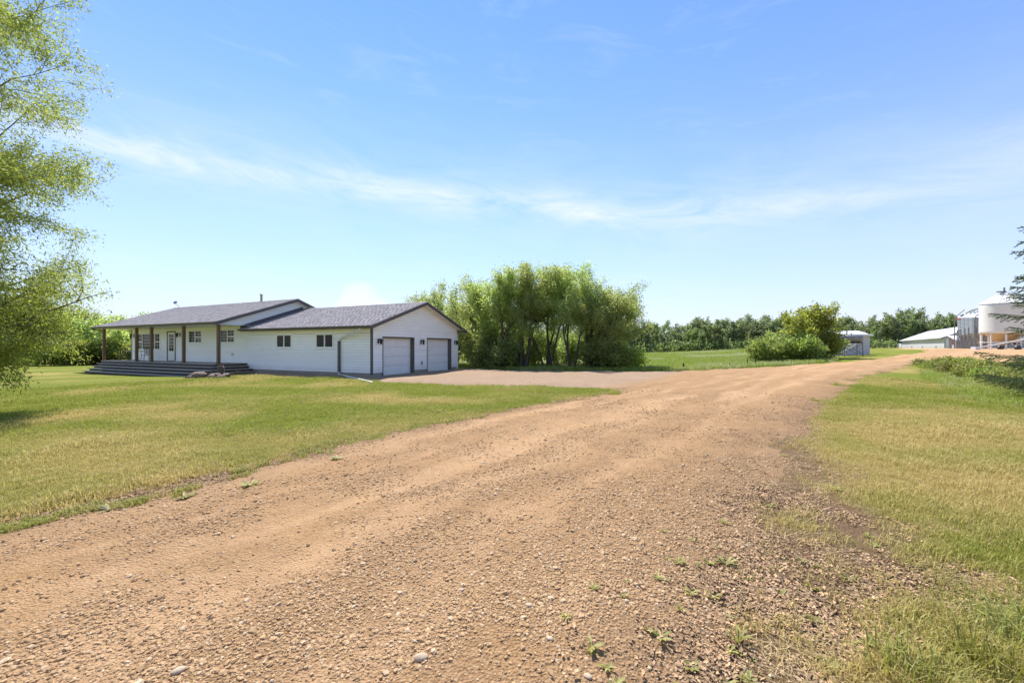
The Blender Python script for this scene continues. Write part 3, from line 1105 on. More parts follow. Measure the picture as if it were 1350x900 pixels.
def siding(axis, plane, sgn, a0, a1, z0, z1, holes, lohi=None):
    """lap siding, one object per board. axis 'x': wall runs along x at y=plane, faces sgn*y; axis 'y': runs along y at x=plane"""
    z = z0
    while z < z1 - 0.02:
        ze = min(z + COURSE, z1)
        gap = 0.006  # slit baring the dark backing, imitates the shadow under each lap
        cuts = sorted({z, ze} | {h for hh in holes for h in hh[2:] if z < h < ze})
        for za, zb in zip(cuts[:-1], cuts[1:]):
            if zb - za < 0.0125:
                continue
            if zb == ze:
                zb -= gap
            spans = [(a0, a1)]
            for h0, h1, hz0, hz1 in holes:
                if hz0 < (za + zb) / 2 < hz1:
                    spans = [q for s0, s1 in spans for q in ((s0, min(s1, h0)), (max(s0, h1), s1)) if q[1] - q[0] > 0.02]
            for s0, s1 in spans:
                b0, b1 = (s0, s1), (s0, s1)
                if lohi:
                    la, lb = lohi(za), lohi(zb)
                    b0, b1 = (max(s0, la[0]), min(s1, la[1])), (max(s0, lb[0]), min(s1, lb[1]))
                    if b0[1] - b0[0] < 0.1:
                        continue
                    if b1[1] <= b1[0]:
                        mm = (b0[0] + b0[1]) / 2
                        b1 = (mm - 0.01, mm + 0.01)
                fa = 0.042 - 0.036 * (za - z) / COURSE
                fb = 0.042 - 0.036 * (zb - z) / COURSE

                def P(a, o, zz):
                    return (a, plane + sgn * o, zz) if axis == 'x' else (plane + sgn * o, a, zz)
                lo = [P(b0[0], 0.0, za), P(b0[1], 0.0, za), P(b0[1], fa, za), P(b0[0], fa, za)]
                hi = [P(b1[0], 0.0, zb), P(b1[1], 0.0, zb), P(b1[1], fb, zb), P(b1[0], fb, zb)]
                MB().hexa(lo, hi).build('siding_board', M_siding, house)
        z = ze


WINS = [(-7.57, -6.20, 1.53, 2.34), (-4.16, -2.77, 1.53, 2.34),
        (-13.2, -11.66, 1.85, 2.73), (-16.9, -15.3, 1.85, 2.73), (-23.8, -20.6, 1.38, 2.62)]
DOORH = (-19.66, -18.52, 0.58, 2.73)
siding('x', 0, -1, GJ, -0.07, 0.2, 2.55, WINS[:2])
siding('x', 0, -1, HL, GJ, 0.58, 2.93, WINS[2:] + [DOORH])
siding('y', 0, 1, 0.07, GW - 0.07, 0.2, 4.1, [(0.77, 3.49, 0, 2.16), (4.71, 7.46, 0, 2.16)],
       lambda z: (-1, 99) if z < 2.5 else (G_RY - (g_roof(G_RY) - 0.13 - z) / GS, G_RY + (g_roof(G_RY) - 0.13 - z) / GS))


def hg(z):
    ya = H_RY - (H_RID - 0.1 - z) / HS
    yb = H_RY + (H_RID - 0.1 - z) / HS
    if z < G_RID - 0.05:
        yb = min(yb, (z - G_EAVE) / GS - 0.5 + 0.5)
    return (ya, yb)


siding('y', GJ, 1, -1.95, 8.5, 2.93, H_RID - 0.15, [], hg)
siding('y', HL, -1, 0, HWD, 0.58, 2.93, [])
siding('y', HL, -1, -1.95, 8.5, 2.93, H_RID - 0.15, [], lambda z: (H_RY - (H_RID - 0.1 - z) / HS, H_RY + (H_RID - 0.1 - z) / HS))
for cx, cy in ((-0.07, 0), (-0.07, GW)):
    s = 1 if cy else -1
    mb = MB().box(-0.07, 0.035, *sorted((cy - 0.07 * s, cy + 0.035 * s)), 0.12, 2.56)
    mb.build('corner_trim', M_fascia if cy == 0 else M_white, house)
MB().box(HL - 0.035, HL + 0.07, -0.035, 0.07, 0.5, 2.93).build('corner_trim', M_fascia, house)

# roofs: deck slab with pale underside, fascias, gutters, then the shingles
xr0, xr1 = GJ + 0.004, 0.5
hx0, hx1 = HL - 0.7, -10.0


def slope_pts(fz, ys, off):
    return [(y, fz(y) + off) for y in ys]


def roof_slab(mb, x0, x1, ya, yr, yb, fz, t0, t1):
    for p, q in ((ya, yr), (yr, yb)):
        mb.hexa([(x0, p, fz(p) + t0), (x1, p, fz(p) + t0), (x1, q, fz(q) + t0), (x0, q, fz(q) + t0)],
                [(x0, p, fz(p) + t1), (x1, p, fz(p) + t1), (x1, q, fz(q) + t1), (x0, q, fz(q) + t1)])


rd = MB()
roof_slab(rd, xr0, xr1 - 0.03, -0.47, G_RY, 8.72, g_roof, -0.13, -0.035)
roof_slab(rd, hx0 + 0.03, hx1 - 0.03, -2.04, H_RY, 8.64, h_roof, -0.12, -0.035)
roof = rd.build('roof', M_soffit, house)
fa = MB()
fa.box(xr0, xr1, -0.505, -0.472, G_EAVE - 0.17, G_EAVE - 0.02)
fa.box(xr0, xr1, 8.722, 8.755, G_EAVE - 0.17, G_EAVE - 0.02)
fa.box(hx0, hx1, -2.075, -2.042, H_EAVE - 0.17, H_EAVE - 0.02)
fa.box(hx0, hx1, 8.642, 8.675, H_EAVE - 0.17, H_EAVE - 0.02)


def rake(mb, x0, x1, ya, yr, yb, fz):
    for p, q in ((ya, yr), (yr, yb)):
        mb.hexa([(x0, p, fz(p) - 0.20), (x1, p, fz(p) - 0.20), (x1, q, fz(q) - 0.20), (x0, q, fz(q) - 0.20)],
                [(x0, p, fz(p) - 0.012), (x1, p, fz(p) - 0.012), (x1, q, fz(q) - 0.012), (x0, q, fz(q) - 0.012)])


for x0, x1, ya, yr, yb, fz in ((xr1 - 0.03, xr1 + 0.004, -0.505, G_RY, 8.755, g_roof),
                               (hx1 - 0.03, hx1 + 0.004, -2.075, H_RY, 8.675, h_roof),
                               (hx0 - 0.004, hx0 + 0.03, -2.075, H_RY, 8.675, h_roof)):
    mb = MB()
    rake(mb, x0, x1, ya, yr, yb, fz)
    mb.build('rake_board', M_fascia, roof)
fa.build('fascia', M_fascia, roof)
for x0, x1, y0, z0 in ((xr0 - 0.1, xr1, -0.505, G_EAVE), (hx0, hx1, -2.075, H_EAVE)):
    mb = MB().hexa([(x0, y0 - 0.085, z0 - 0.13), (x1, y0 - 0.085, z0 - 0.13), (x1, y0 - 0.002, z0 - 0.14), (x0, y0 - 0.002, z0 - 0.14)],
                   [(x0, y0 - 0.125, z0 - 0.03), (x1, y0 - 0.125, z0 - 0.03), (x1, y0 - 0.002, z0 - 0.03), (x0, y0 - 0.002, z0 - 0.03)])
    mb.build('gutter', M_fascia, roof)
so = MB()
so.box(xr0, xr1 - 0.032, -0.47, -0.026, 2.55, 2.566)
so.box(xr0, xr1 - 0.032, GW + 0.026, 8.72, 2.55, 2.566)
so.build('soffit', M_soffit, roof)
MB().box(hx0 + 0.03, hx1 - 0.032, -2.04, -0.026, 2.925, 2.945).build('porch_ceiling', M_soffit, roof)
# strip of metal flashing where the garage roof meets the house gable
mb = MB()
for p, q in ((-0.5, G_RY - 0.25),):
    mb.hexa([(GJ + 0.03, p, g_roof(p) + 0.0), (GJ + 0.16, p, g_roof(p) + 0.03), (GJ + 0.16, q, g_roof(q) + 0.03), (GJ + 0.03, q, g_roof(q))],
            [(GJ + 0.03, p, g_roof(p) + 0.2), (GJ + 0.05, p, g_roof(p) + 0.2), (GJ + 0.05, q, g_roof(q) + 0.2), (GJ + 0.03, q, g_roof(q) + 0.2)])
mb.build('flashing', M_fascia, roof)


def shingles(name, x0, x1, ye, yr, fz, rng):
    """overlapping shingle tabs on one slope, laid in courses; too small to pick apart singly"""
    V_, F_ = [], []
    L = math.hypot(yr - ye, fz(yr) - fz(ye))
    nc = int(L / 0.145)
    for c in range(nc):
        t0, t1 = c / nc, min(1.0, (c + 1.15) / nc)
        ya, yb = ye + (yr - ye) * t0, ye + (yr - ye) * t1
        x = x0 - (c % 3) * 0.1
        while x < x1:
            wd = rng.uniform(0.22, 0.36)
            xa, xb = max(x, x0), min(x + wd - 0.008, x1)
            if xb - xa > 0.03:
                th = rng.choice((0.006, 0.010, 0.016))
                b = len(V_)
                za, zb = fz(ya), fz(yb)
                V_ += [(xa, ya, za - 0.02), (xb, ya, za - 0.02), (xb, yb, zb - 0.02), (xa, yb, zb - 0.02),
                       (xa, ya, za + th), (xb, ya, za + th), (xb, yb, zb + 0.001), (xa, yb, zb + 0.001)]
                F_ += [(b + 4, b + 5, b + 6, b + 7), (b, b + 1, b + 5, b + 4), (b + 1, b + 2, b + 6, b + 5), (b + 3, b, b + 4, b + 7)]
            x += wd
    o = np_mesh(name, V_, F_, M_shingle, roof)
    tag(o, kind='stuff')
    return o


rs_ = random.Random(21)
shingles('shingle', xr0, xr1 + 0.02, -0.56, G_RY, g_roof, rs_)
shingles('shingle', xr0, xr1 + 0.02, 8.80, G_RY, g_roof, rs_)
shingles('shingle', hx0 - 0.02, hx1 + 0.02, -2.13, H_RY, h_roof, rs_)
shingles('shingle', hx0 - 0.02, hx1 + 0.02, 8.73, H_RY, h_roof, rs_)
for x0, x1, yr, fz in ((xr0, xr1 + 0.02, G_RY, g_roof), (hx0 - 0.02, hx1 + 0.02, H_RY, h_roof)):
    mb = MB()
    x = x0
    while x < x1 - 0.05:
        xe = min(x + 0.3, x1)
        for s in (-1, 1):
            y1 = yr + s * 0.15
            mb.hexa([(x, yr, fz(yr) + 0.004), (xe, yr, fz(yr) - 0.0), (xe, y1, fz(y1) - 0.0), (x, y1, fz(y1) + 0.004)],
                    [(x, yr, fz(yr) + 0.026), (xe, yr, fz(yr) + 0.014), (xe, y1, fz(y1) + 0.014), (x, y1, fz(y1) + 0.026)])
        x = xe
    mb.build('ridge_cap', M_shingle, roof)

# roof vents, flue pipe, dish
MB().lathe([(0.085, 4.8), (0.085, 5.5), (0.12, 5.5), (0.12, 5.56), (0.10, 5.57)], 12, (-14.3, 3.5)).build('flue_pipe', M_metal, roof, True)
for x, y, fz in ((-20.4, 4.0, h_roof), (-13.1, 4.0, h_roof), (-7.2, 4.9, g_roof), (-1.7, 4.9, g_roof)):
    z = fz(y)
    MB().box(x - 0.17, x + 0.17, y - 0.17, y + 0.17, z - 0.1, z + 0.24).hexa(
        [(x - 0.23, y - 0.23, z + 0.24), (x + 0.23, y - 0.23, z + 0.24), (x + 0.23, y + 0.23, z + 0.24), (x - 0.23, y + 0.23, z + 0.24)],
        [(x - 0.16, y - 0.16, z + 0.33), (x + 0.16, y - 0.16, z + 0.33), (x + 0.16, y + 0.16, z + 0.33), (x - 0.16, y + 0.16, z + 0.33)]).build('roof_vent', M_fascia, roof)
dish = MB().tube([(-25.2, 3.5, 4.85), (-25.22, 3.4, 5.1), (-25.45, 3.3, 5.3)], 0.03, 6).build('antenna_mast', M_metal, roof)
q = MB()
q.lathe([(0.0, 0.0), (0.08, 0.015), (0.15, 0.05), (0.155, 0.055), (0.08, 0.025), (0.0, 0.01)], 14, caps=False)
dsh = q.build('dish', M_metal, house, True)
dsh.location = (-25.45, 3.3, 5.38)
dsh.rotation_euler = (math.radians(62), 0, math.radians(35))


# windows: frame, panes, muntins
def window(x0, x1, z0, z1, lights, rails=(), muntin=None):
    fr = MB()
    t, o = 0.07, -0.05
    fr.box(x0 - 0.02, x1 + 0.02, o, 0.01, z0 - 0.02, z0 + t).box(x0 - 0.02, x1 + 0.02, o, 0.01, z1 - t, z1 + 0.02)
    fr.box(x0 - 0.02, x0 + t, o, 0.01, z0 + t, z1 - t).box(x1 - t, x1 + 0.02, o, 0.01, z0 + t, z1 - t)
    xs = [x0 + t] + [x0 + (x1 - x0) * q for q in lights] + [x1 - t]
    for q in xs[1:-1]:
        fr.box(q - 0.04, q + 0.04, o + 0.002, 0.01, z0 + t, z1 - t)
    f_ = fr.build('window', M_white, house)
    for i, (a, b) in enumerate(zip(xs[:-1], xs[1:])):
        a2, b2 = a + (0.04 if i else 0), b - (0.04 if i < len(xs) - 2 else 0)
        MB().box(a2, b2, -0.012, 0.008, z0 + t, z1 - t).build('pane', M_glass, f_)
        m = MB()
        if rails and i in rails:
            zm = z0 + (z1 - z0) * 0.46
            m.box(a2, b2, -0.04, -0.014, zm - 0.03, zm + 0.03)
        if muntin and muntin[i]:
            nx, nz = muntin[i]
            for k in range(1, nx):
                q = a2 + (b2 - a2) * k / nx
                m.box(q - 0.009, q + 0.009, -0.022, -0.013, z0 + t, z1 - t)
            for k in range(1, nz):
                q = z0 + t + (z1 - z0 - 2 * t) * k / nz
                m.box(a2, b2, -0.0235, -0.0145, q - 0.009, q + 0.009)
        if m.v:
            m.build('muntin', M_white, f_)
    MB().box(x0 - 0.05, x1 + 0.05, -0.085, -0.052, z0 - 0.05, z0 - 0.012).build('sill', M_white, f_)


window(*WINS[0], (0.5,))
window(*WINS[1], (0.5,))
window(*WINS[2], (0.5,), (1,), ((2, 4), (2, 4)))
window(*WINS[3], (0.5,), (1,), ((2, 4), (2, 4)))
window(*WINS[4], (0.22, 0.78), (0, 2), ((2, 4), (1, 5), (2, 4)))

# front door with a tall glazed light
dx0, dx1, dz0, dz1 = DOORH
dfm = MB().box(dx0, dx0 + 0.08, -0.05, 0.01, dz0 + 0.02, dz1).box(dx1 - 0.10, dx1, -0.05, 0.01, dz0 + 0.02, dz1).box(dx0 + 0.08, dx1 - 0.10, -0.05, 0.01, dz1 - 0.08, dz1)
dfr = dfm.build('door_frame', M_drain, house)
door = MB().box(dx0 + 0.083, dx1 - 0.103, -0.02, 0.008, dz0 + 0.04, dz1 - 0.083).build('front_door', M_white, house)
gx0, gx1, gz0, gz1 = dx0 + 0.28, dx1 - 0.3, dz0 + 0.72, dz1 - 0.24
MB().box(gx0, gx1, -0.026, -0.021, gz0, gz1).build('door_glass', M_glass, door)
m = MB()
m.box((gx0 + gx1) / 2 - 0.012, (gx0 + gx1) / 2 + 0.012, -0.034, -0.027, gz0, gz1)
for k in range(1, 5):
    q = gz0 + (gz1 - gz0) * k / 5
    m.box(gx0, gx1, -0.0355, -0.0285, q - 0.012, q + 0.012)
m.build('muntin', M_white, door)
MB().tube([(dx0 + 0.15, -0.02, 1.55), (dx0 + 0.15, -0.07, 1.55), (dx0 + 0.15, -0.08, 1.5), (dx0 + 0.15, -0.08, 1.38)], 0.014, 6).build('handle', M_black, door)

# garage doors in their recesses
for y0, y1 in ((0.83, 3.43), (4.77, 7.40)):
    jm = MB()
    jm.box(-0.30, 0.028, y0 - 0.055, y0 + 0.012, -0.02, 2.1).box(-0.30, 0.028, y1 - 0.012, y1 + 0.055, -0.02, 2.1).box(-0.30, 0.028, y0 - 0.055, y1 + 0.055, 2.09, 2.15)
    gd = jm.build('garage_door_frame', M_drain, house)
    hh = 2.09 / 4
    for k in range(4):
        z0 = 0.0 + hh * k
        pn = MB().box(-0.27, -0.235, y0 + 0.012, y1 - 0.012, z0 + 0.005, z0 + hh - 0.005)
        for c in range(4):
            ww = (y1 - y0 - 0.024) / 4
            ya = y0 + 0.012 + ww * c + 0.09
            pn.hexa([(-0.234, ya, z0 + 0.09), (-0.234, ya + ww - 0.18, z0 + 0.09), (-0.234, ya + ww - 0.18, z0 + hh - 0.09), (-0.234, ya, z0 + hh - 0.09)],
                    [(-0.225, ya + 0.03, z0 + 0.12), (-0.225, ya + ww - 0.21, z0 + 0.12), (-0.225, ya + ww - 0.21, z0 + hh - 0.12), (-0.225, ya + 0.03, z0 + hh - 0.12)])
        pn.build('door_panel', M_garage, gd)


# coach lamps
def lamp(px, py, pz, ax):
    """ax: outward direction"""
    ox, oy = ax
    root = MB().box(*sorted((px - 0.03 * abs(oy), px + 0.03 * abs(oy) + ox * 0.03 + 0.001)), *sorted((py - 0.05 * abs(ox), py + 0.05 * abs(ox) + oy * 0.03 + 0.001)), pz - 0.12, pz + 0.12)
    root.tube([(px + ox * 0.02, py + oy * 0.02, pz + 0.05), (px + ox * 0.11, py + oy * 0.11, pz + 0.16), (px + ox * 0.2, py + oy * 0.2, pz + 0.12)], 0.018, 6)
    rt = root.build('wall_lamp', M_black, house)
    cx, cy = px + ox * 0.2, py + oy * 0.2
    ln = MB().lathe([(0.05, pz - 0.17), (0.065, pz - 0.15), (0.04, pz - 0.14)], 8, (cx, cy))
    ln.lathe([(0.11, pz + 0.05), (0.03, pz + 0.12), (0.012, pz + 0.15)], 8, (cx, cy))
    for k in range(4):
        t = PI / 4 + k * PI / 2
        ln.tube([(cx + 0.06 * math.cos(t), cy + 0.06 * math.sin(t), pz - 0.15), (cx + 0.085 * math.cos(t), cy + 0.085 * math.sin(t), pz + 0.05)], 0.008, 4)
    ln.build('lantern', M_black, rt)
    MB().lathe([(0.045, pz - 0.139), (0.07, pz + 0.048)], 8, (cx, cy)).build('lamp_glass', M_glass, rt)


for t in (0.45, 4.1, 7.85):
    lamp(0.028, t, 1.9, (1, 0))
for x in (-24.35, -17.95):
    lamp(x, -0.028, 2.45, (0, -1))
MB().box(0.026, 0.075, 4.08, 4.24, 0.5, 0.72).build('outlet_box', M_metal, house)
MB().box(-11.95, -11.8, -0.08, -0.026, 1.02, 1.2).build('outlet_box', M_metal, house)

# downspouts
ds = MB().tube([(-0.30, -0.55, 2.58), (-0.32, -0.5, 2.5), (-2.2, -0.1, 2.03), (-2.28, -0.085, 1.9)], 0.05, 6)
dso = ds.build('downspout', M_pipew, house)
MB().box(-2.34, -2.22, -0.14, -0.03, 0.16, 1.92).build('drain_pipe', M_drain, dso)
MB().tube([(-2.28, -0.1, 0.2), (-2.15, -0.22, 0.1), (2.75, -2.75, 0.03)], 0.045, 8).build('drain_extension', M_pipew, dso)
MB().tube([(-25.3, -2.15, 2.95), (-25.3, -2.0, 2.86), (-24.75, -1.75, 2.78)], 0.04, 6).build('downspout', M_drain, house)

# porch posts
for s in (24.6, 19.9, 17.95, 14.1, 10.42):
    p = MB().box(-s - 0.08, -s + 0.08, -1.79, -1.63, 0.58, 2.925).build('porch_post', M_post, house, bevel=0.012)
    MB().box(-s - 0.1, -s + 0.1, -1.81, -1.61, 0.582, 0.64).build('post_base', M_post, p)

# ------------------------------------------------------------------ deck with steps round two sides
deck = thing('porch_deck', 'weathered grey wooden porch deck with steps wrapping round its corner', 'deck', (HC[0], HC[1], 0.0), HROT)
DX0, DX1, DY, DZ = -24.45, -10.45, -1.95, 0.58
nb = 14
for k in range(nb):
    y0 = DY + (0.0 - 0.03 - DY) * k / nb
    y1 = DY + (0.0 - 0.03 - DY) * (k + 1) / nb
    MB().box(DX0, DX1, y0 + 0.004, y1 - 0.004, DZ - 0.04, DZ).build('deck_board', M_deck, deck)
MB().box(DX0 + 0.02, DX1 - 0.03, DY + 0.03, -0.04, -0.6, DZ - 0.045).build('deck_skirt', M_stepshade, deck)
RUN, RISE = 0.34, 0.165
for i in range(1, 5):
    z = DZ - RISE * i
    a, b_ = DY - RUN * i, DY - RUN * (i - 1)
    for h in range(2):
        y0 = a + (b_ - a) * h / 2
        y1 = a + (b_ - a) * (h + 1) / 2
        MB().box(DX0 + 0.27 * i, DX1 + RUN * (i - 1) + RUN * (1 - h / 2), y0 + 0.004, y1 - 0.004, z - 0.045, z).build('tread', M_deck, deck)
        x1 = DX1 + RUN * i - RUN / 2 * h
        x0 = x1 - RUN / 2
        MB().box(x0 + 0.004, x1 - 0.004, (b_ if h == 0 else b_) + 0.001 - (0 if h == 0 else 0), -0.03, z - 0.045, z).build('tread', M_deck, deck)
    MB().box(DX0 + 0.27 * i + 0.03, DX1 + RUN * i - 0.12, a + 0.11, a + 0.14, z - RISE + 0.002, z - 0.047).box(DX1 + RUN * i - 0.15, DX1 + RUN * i - 0.12, a + 0.141, -0.03, z - RISE + 0.002, z - 0.047).build('riser', M_stepshade, deck)  # dark boards stand in for the shaded gaps below the treads


# ------------------------------------------------------------------ porch furniture
def h2w(x, y, z):
    p = HC + HN * x + HB * y
    return (float(p[0]), float(p[1]), z)


def patio_chair(label, loc, rz):
    c = thing('patio_chair', label, 'chair', loc, rz, 'chairs on the porch')
    MB().box(-0.22, 0.22, -0.22, 0.22, 0.42, 0.445).build('seat', M_black, c)
    b = MB()
    for k in range(5):
        b.box(-0.2 + k * 0.09, -0.16 + k * 0.09, 0.20, 0.225, 0.50, 0.88)
    b.box(-0.23, 0.23, 0.198, 0.23, 0.88, 0.93).build('backrest', M_black, c)
    for sx in (-1, 1):
        for sy in (-1, 1):
            MB().tube([(sx * 0.21, sy * 0.2, 0.425), (sx * 0.25, sy * 0.25, 0.0)], 0.016, 6).build('leg', M_black, c)
        MB().tube([(sx * 0.235, 0.21, 0.66), (sx * 0.25, -0.2, 0.66), (sx * 0.23, -0.21, 0.44)], 0.016, 6).build('armrest', M_black, c)
    return c


patio_chair('black metal patio chair beside the porch corner, behind the second post', h2w(-24.0, -0.75, DZ), HROT + 1.3)
patio_chair('black metal patio chair between the white table and the third porch post', h2w(-20.7, -0.8, DZ), HROT - 1.6)
tb = thing('patio_table', 'round white patio table between two black chairs on the porch', 'table', h2w(-22.0, -0.9, DZ), HROT)
MB().lathe([(0.0, 0.70), (0.50, 0.70), (0.52, 0.715), (0.50, 0.73), (0.0, 0.73)], 24, caps=False).build('tabletop', M_white, tb)
MB().lathe([(0.05, 0.05), (0.04, 0.4), (0.06, 0.70)], 12).build('pedestal', M_white, tb)
for k in range(4):
    t = PI / 4 + k * PI / 2
    MB().tube([(0.03 * math.cos(t), 0.03 * math.sin(t), 0.12), (0.34 * math.cos(t), 0.34 * math.sin(t), 0.02)], 0.025, 6).build('foot', M_white, tb)

# ------------------------------------------------------------------ stump and rocks on the front lawn
M_bark = surf('bark', (0.11, 0.085, 0.06), 0.9, 0.35, 7.0, stretch=(5, 5, 0.8), bmp=0.8)
M_rock = surf('field_stone', (0.20, 0.145, 0.12), 0.9, 0.45, 9.0, bmp=0.6, objvar=0.25)
M_stem = surf('twig_bark', (0.15, 0.12, 0.09), 0.9, 0.3, 6.0, bmp=0.4, objvar=0.2)


def at_px(px, d):
    """ground point seen at photo column px, d metres ahead of the viewer"""
    x = (px - 675.0) / 550.0 * d
    return x, d, tz(x, d)


x, y, z = at_px(291, 21.6)
st = thing('tree_stump', 'short weathered tree stump in the rock ring before the porch steps', 'stump', (x, y, z))
mb = MB()
prof = [(0.34, -0.1), (0.25, 0.06), (0.19, 0.2), (0.155, 0.45), (0.14, 0.62)]
mb.lathe(prof, 14)
rr = random.Random(4)
mb.v = [(vx * rr.uniform(0.88, 1.12), vy * rr.uniform(0.88, 1.12), vz) for vx, vy, vz in mb.v]
mb.build('trunk', M_bark, st, True)
for k in range(3):
    t = 0.8 + k * 2.0
    MB().tube([(0.15 * math.cos(t), 0.15 * math.sin(t), 0.08), (0.45 * math.cos(t), 0.45 * math.sin(t), 0.03), (0.7 * math.cos(t), 0.7 * math.sin(t), -0.03)], [0.09, 0.05, 0.02], 6).build('root', M_bark, st, True)
rocks = [(262, 21.3, 0.27, 'large flat pinkish boulder on the lawn before the porch steps'),
         (279, 21.0, 0.15, 'small pale rock on the lawn, between boulder and stump'),
         (284, 21.2, 0.2, 'dark rock touching the left of the tree stump'),
         (298, 21.3, 0.18, 'dark rock touching the right of the tree stump'),
         (291, 20.9, 0.13, 'little rock right in front of the tree stump'),
         (251, 21.0, 0.13, 'low stone at the left end of the lawn rock group')]
rr = random.Random(9)
for px, d, s, lb in rocks:
    x, y, z = at_px(px, d)
    o = MB().rock((0, 0, s * 0.5), s * 1.25, rr, (1.35, 0.95, 0.68), 10, 7, 0.14).build('rock', M_rock, None, True)
    o.location = (x, y, z)
    o.rotation_euler = (0, 0, rr.uniform(0, 6))
    tag(o, lb, 'rock', 'rocks round the stump')
for px, lb, tilt in ((303, 'short dark branch lying right of the stump rocks', 0.25), (270, 'grey stick lying across the lawn boulder', 0.15)):
    x, y, z = at_px(px, 21.1)
    b = thing('fallen_branch', lb, 'branch', (x, y, z + 0.03), rr.uniform(-0.6, 0.6))
    MB().tube([(-0.45, 0, 0.04), (-0.1, 0.05, 0.12), (0.2, 0.0, 0.15 + tilt * 0.4), (0.5, 0.06, 0.1 + tilt)], [0.04, 0.035, 0.03, 0.012], 6).build('stick', M_bark, b, True)
    MB().tube([(0.1, 0.01, 0.14), (0.28, 0.16, 0.3), (0.36, 0.22, 0.42)], [0.02, 0.014, 0.006], 5).build('side_twig', M_bark, b, True)
# ------------------------------------------------------------------ vegetation
M_leaf_near = leaf_mat('willow_leaf_near', (0.12, 0.15, 0.03), (0.28, 0.31, 0.06), 0.5, (0.43, 0.42, 0.09))
M_leaf_willow = leaf_mat('willow_leaf', (0.20, 0.265, 0.09), (0.34, 0.40, 0.13), 0.55, (0.42, 0.46, 0.17))
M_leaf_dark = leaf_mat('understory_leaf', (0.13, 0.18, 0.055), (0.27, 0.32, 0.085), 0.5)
M_leaf_bright = leaf_mat('bright_leaf', (0.15, 0.21, 0.025), (0.31, 0.36, 0.04), 0.5, (0.42, 0.43, 0.06))
M_leaf_aspen = leaf_mat('aspen_leaf', (0.075, 0.11, 0.05), (0.21, 0.265, 0.095), 0.45, (0.29, 0.335, 0.12), sat=0.4)
M_leaf_shrub = leaf_mat('shrub_leaf', (0.11, 0.155, 0.028), (0.24, 0.285, 0.05), 0.45, (0.35, 0.35, 0.09))
M_trunk = surf('willow_trunk', (0.085, 0.068, 0.052), 0.95, 0.35, 5.0, stretch=(4, 4, 0.8), bmp=0.7)
M_pale = surf('aspen_trunk', (0.30, 0.285, 0.25), 0.9, 0.25, 4.0, bmp=0.3)


class Grow:
    def __init__(s, seed):
        s.r = np.random.RandomState(seed)
        s.mb = MB()
        s.tw = []
        s.env = None

    def unit(s, v):
        return v / (np.linalg.norm(v) + 1e-9)

    def branch(s, p, d, L, rad, lv, sp):
        r = s.r
        n = sp['seg'][lv]
        if s.env and not s.env(p):
            return
        pts, d = [np.array(p, float)], s.unit(np.array(d, float))
        dirs = [d]
        for i in range(n):
            d = s.unit(d + r.randn(3) * sp['wig'][lv] + np.array((0, 0, sp['up'][lv])))
            if s.env and i and not s.env(pts[-1] + d * L / n):
                break
            pts.append(pts[-1] + d * L / n)
            dirs.append(d)
        L, n = L * (len(pts) - 1) / n, len(pts) - 1
        if lv <= sp['tubes']:
            rads = [rad * (1 - (0.93 if s.env else 0.72) * i / max(n, 1)) for i in range(n + 1)]
            s.mb.tube([tuple(q) for q in pts], rads, sp['sides'][lv], caps=False)
        P = np.array(pts)
        if lv >= sp['leafy']:
            s.tw.append((P, L))
        if lv < sp['max']:
            k = sp['kids'][lv]
            for j in range(k):
                t = sp['t0'][lv] + (1 - sp['t0'][lv]) * (j + r.rand()) / k
                q = t * n
                i = min(int(q), n - 1)
                base = P[i] + (P[i + 1] - P[i]) * (q - i)
                bd = dirs[i + 1]
                perp = s.unit(np.cross(bd, r.randn(3)))
                ang = math.radians(sp['ang'][lv] * r.uniform(0.65, 1.3))
                cd = bd * math.cos(ang) + perp * math.sin(ang)
                s.branch(base, cd, L * sp['ratio'][lv] * r.uniform(0.65, 1.2) * (1.15 - 0.55 * t), rad * (1 - 0.7 * t) * 0.55, lv + 1, sp)

    def leaves(s, per_m, spread, ll, lw, droop=0.4, zmin=0.05, jitter=0.35):
        r = s.r
        Ps, Ds = [], []
        for P, L in s.tw:
            k = max(1, int(per_m * L * r.uniform(0.6, 1.4)))
            t = r.rand(k) * (len(P) - 1)
            i = np.minimum(t.astype(int), len(P) - 2)
            f_ = (t - i)[:, None]
            Ps.append(P[i] * (1 - f_) + P[i + 1] * f_)
            Ds.append(P[i + 1] - P[i])
        P, D = np.vstack(Ps), np.vstack(Ds)
        n = len(P)
        D = D / (np.linalg.norm(D, axis=1, keepdims=True) + 1e-9)
        P = P + r.randn(n, 3) * spread
        a = D * 0.6 + r.randn(n, 3) * 0.55 + np.array((0, 0, -droop))
        a /= np.linalg.norm(a, axis=1, keepdims=True)
        b = np.cross(a, r.randn(n, 3))
        b /= np.linalg.norm(b, axis=1, keepdims=True)
        sc = (1 + jitter * r.randn(n)).clip(0.5, 1.7)[:, None]
        a, b = a * ll * sc, b * lw * sc * 0.5
        P[:, 2] = np.maximum(P[:, 2], zmin)
        V_ = np.stack([P, P + a * 0.45 + b, P + a, P + a * 0.45 - b], 1).reshape(-1, 3)
        F_ = np.arange(4 * n).reshape(-1, 4)
        return V_, F_


def plant(name, label, cat, loc, g, leafargs, leafmat, barkmat, group=None, rz=0.0, trunkname='trunk', crownname='crown'):
    t = thing(name, label, cat, loc, rz, group)
    g.mb.build(trunkname, barkmat, t, True)
    V_, F_ = g.leaves(**leafargs)
    np_mesh(crownname, V_, F_, leafmat, t)
    return t


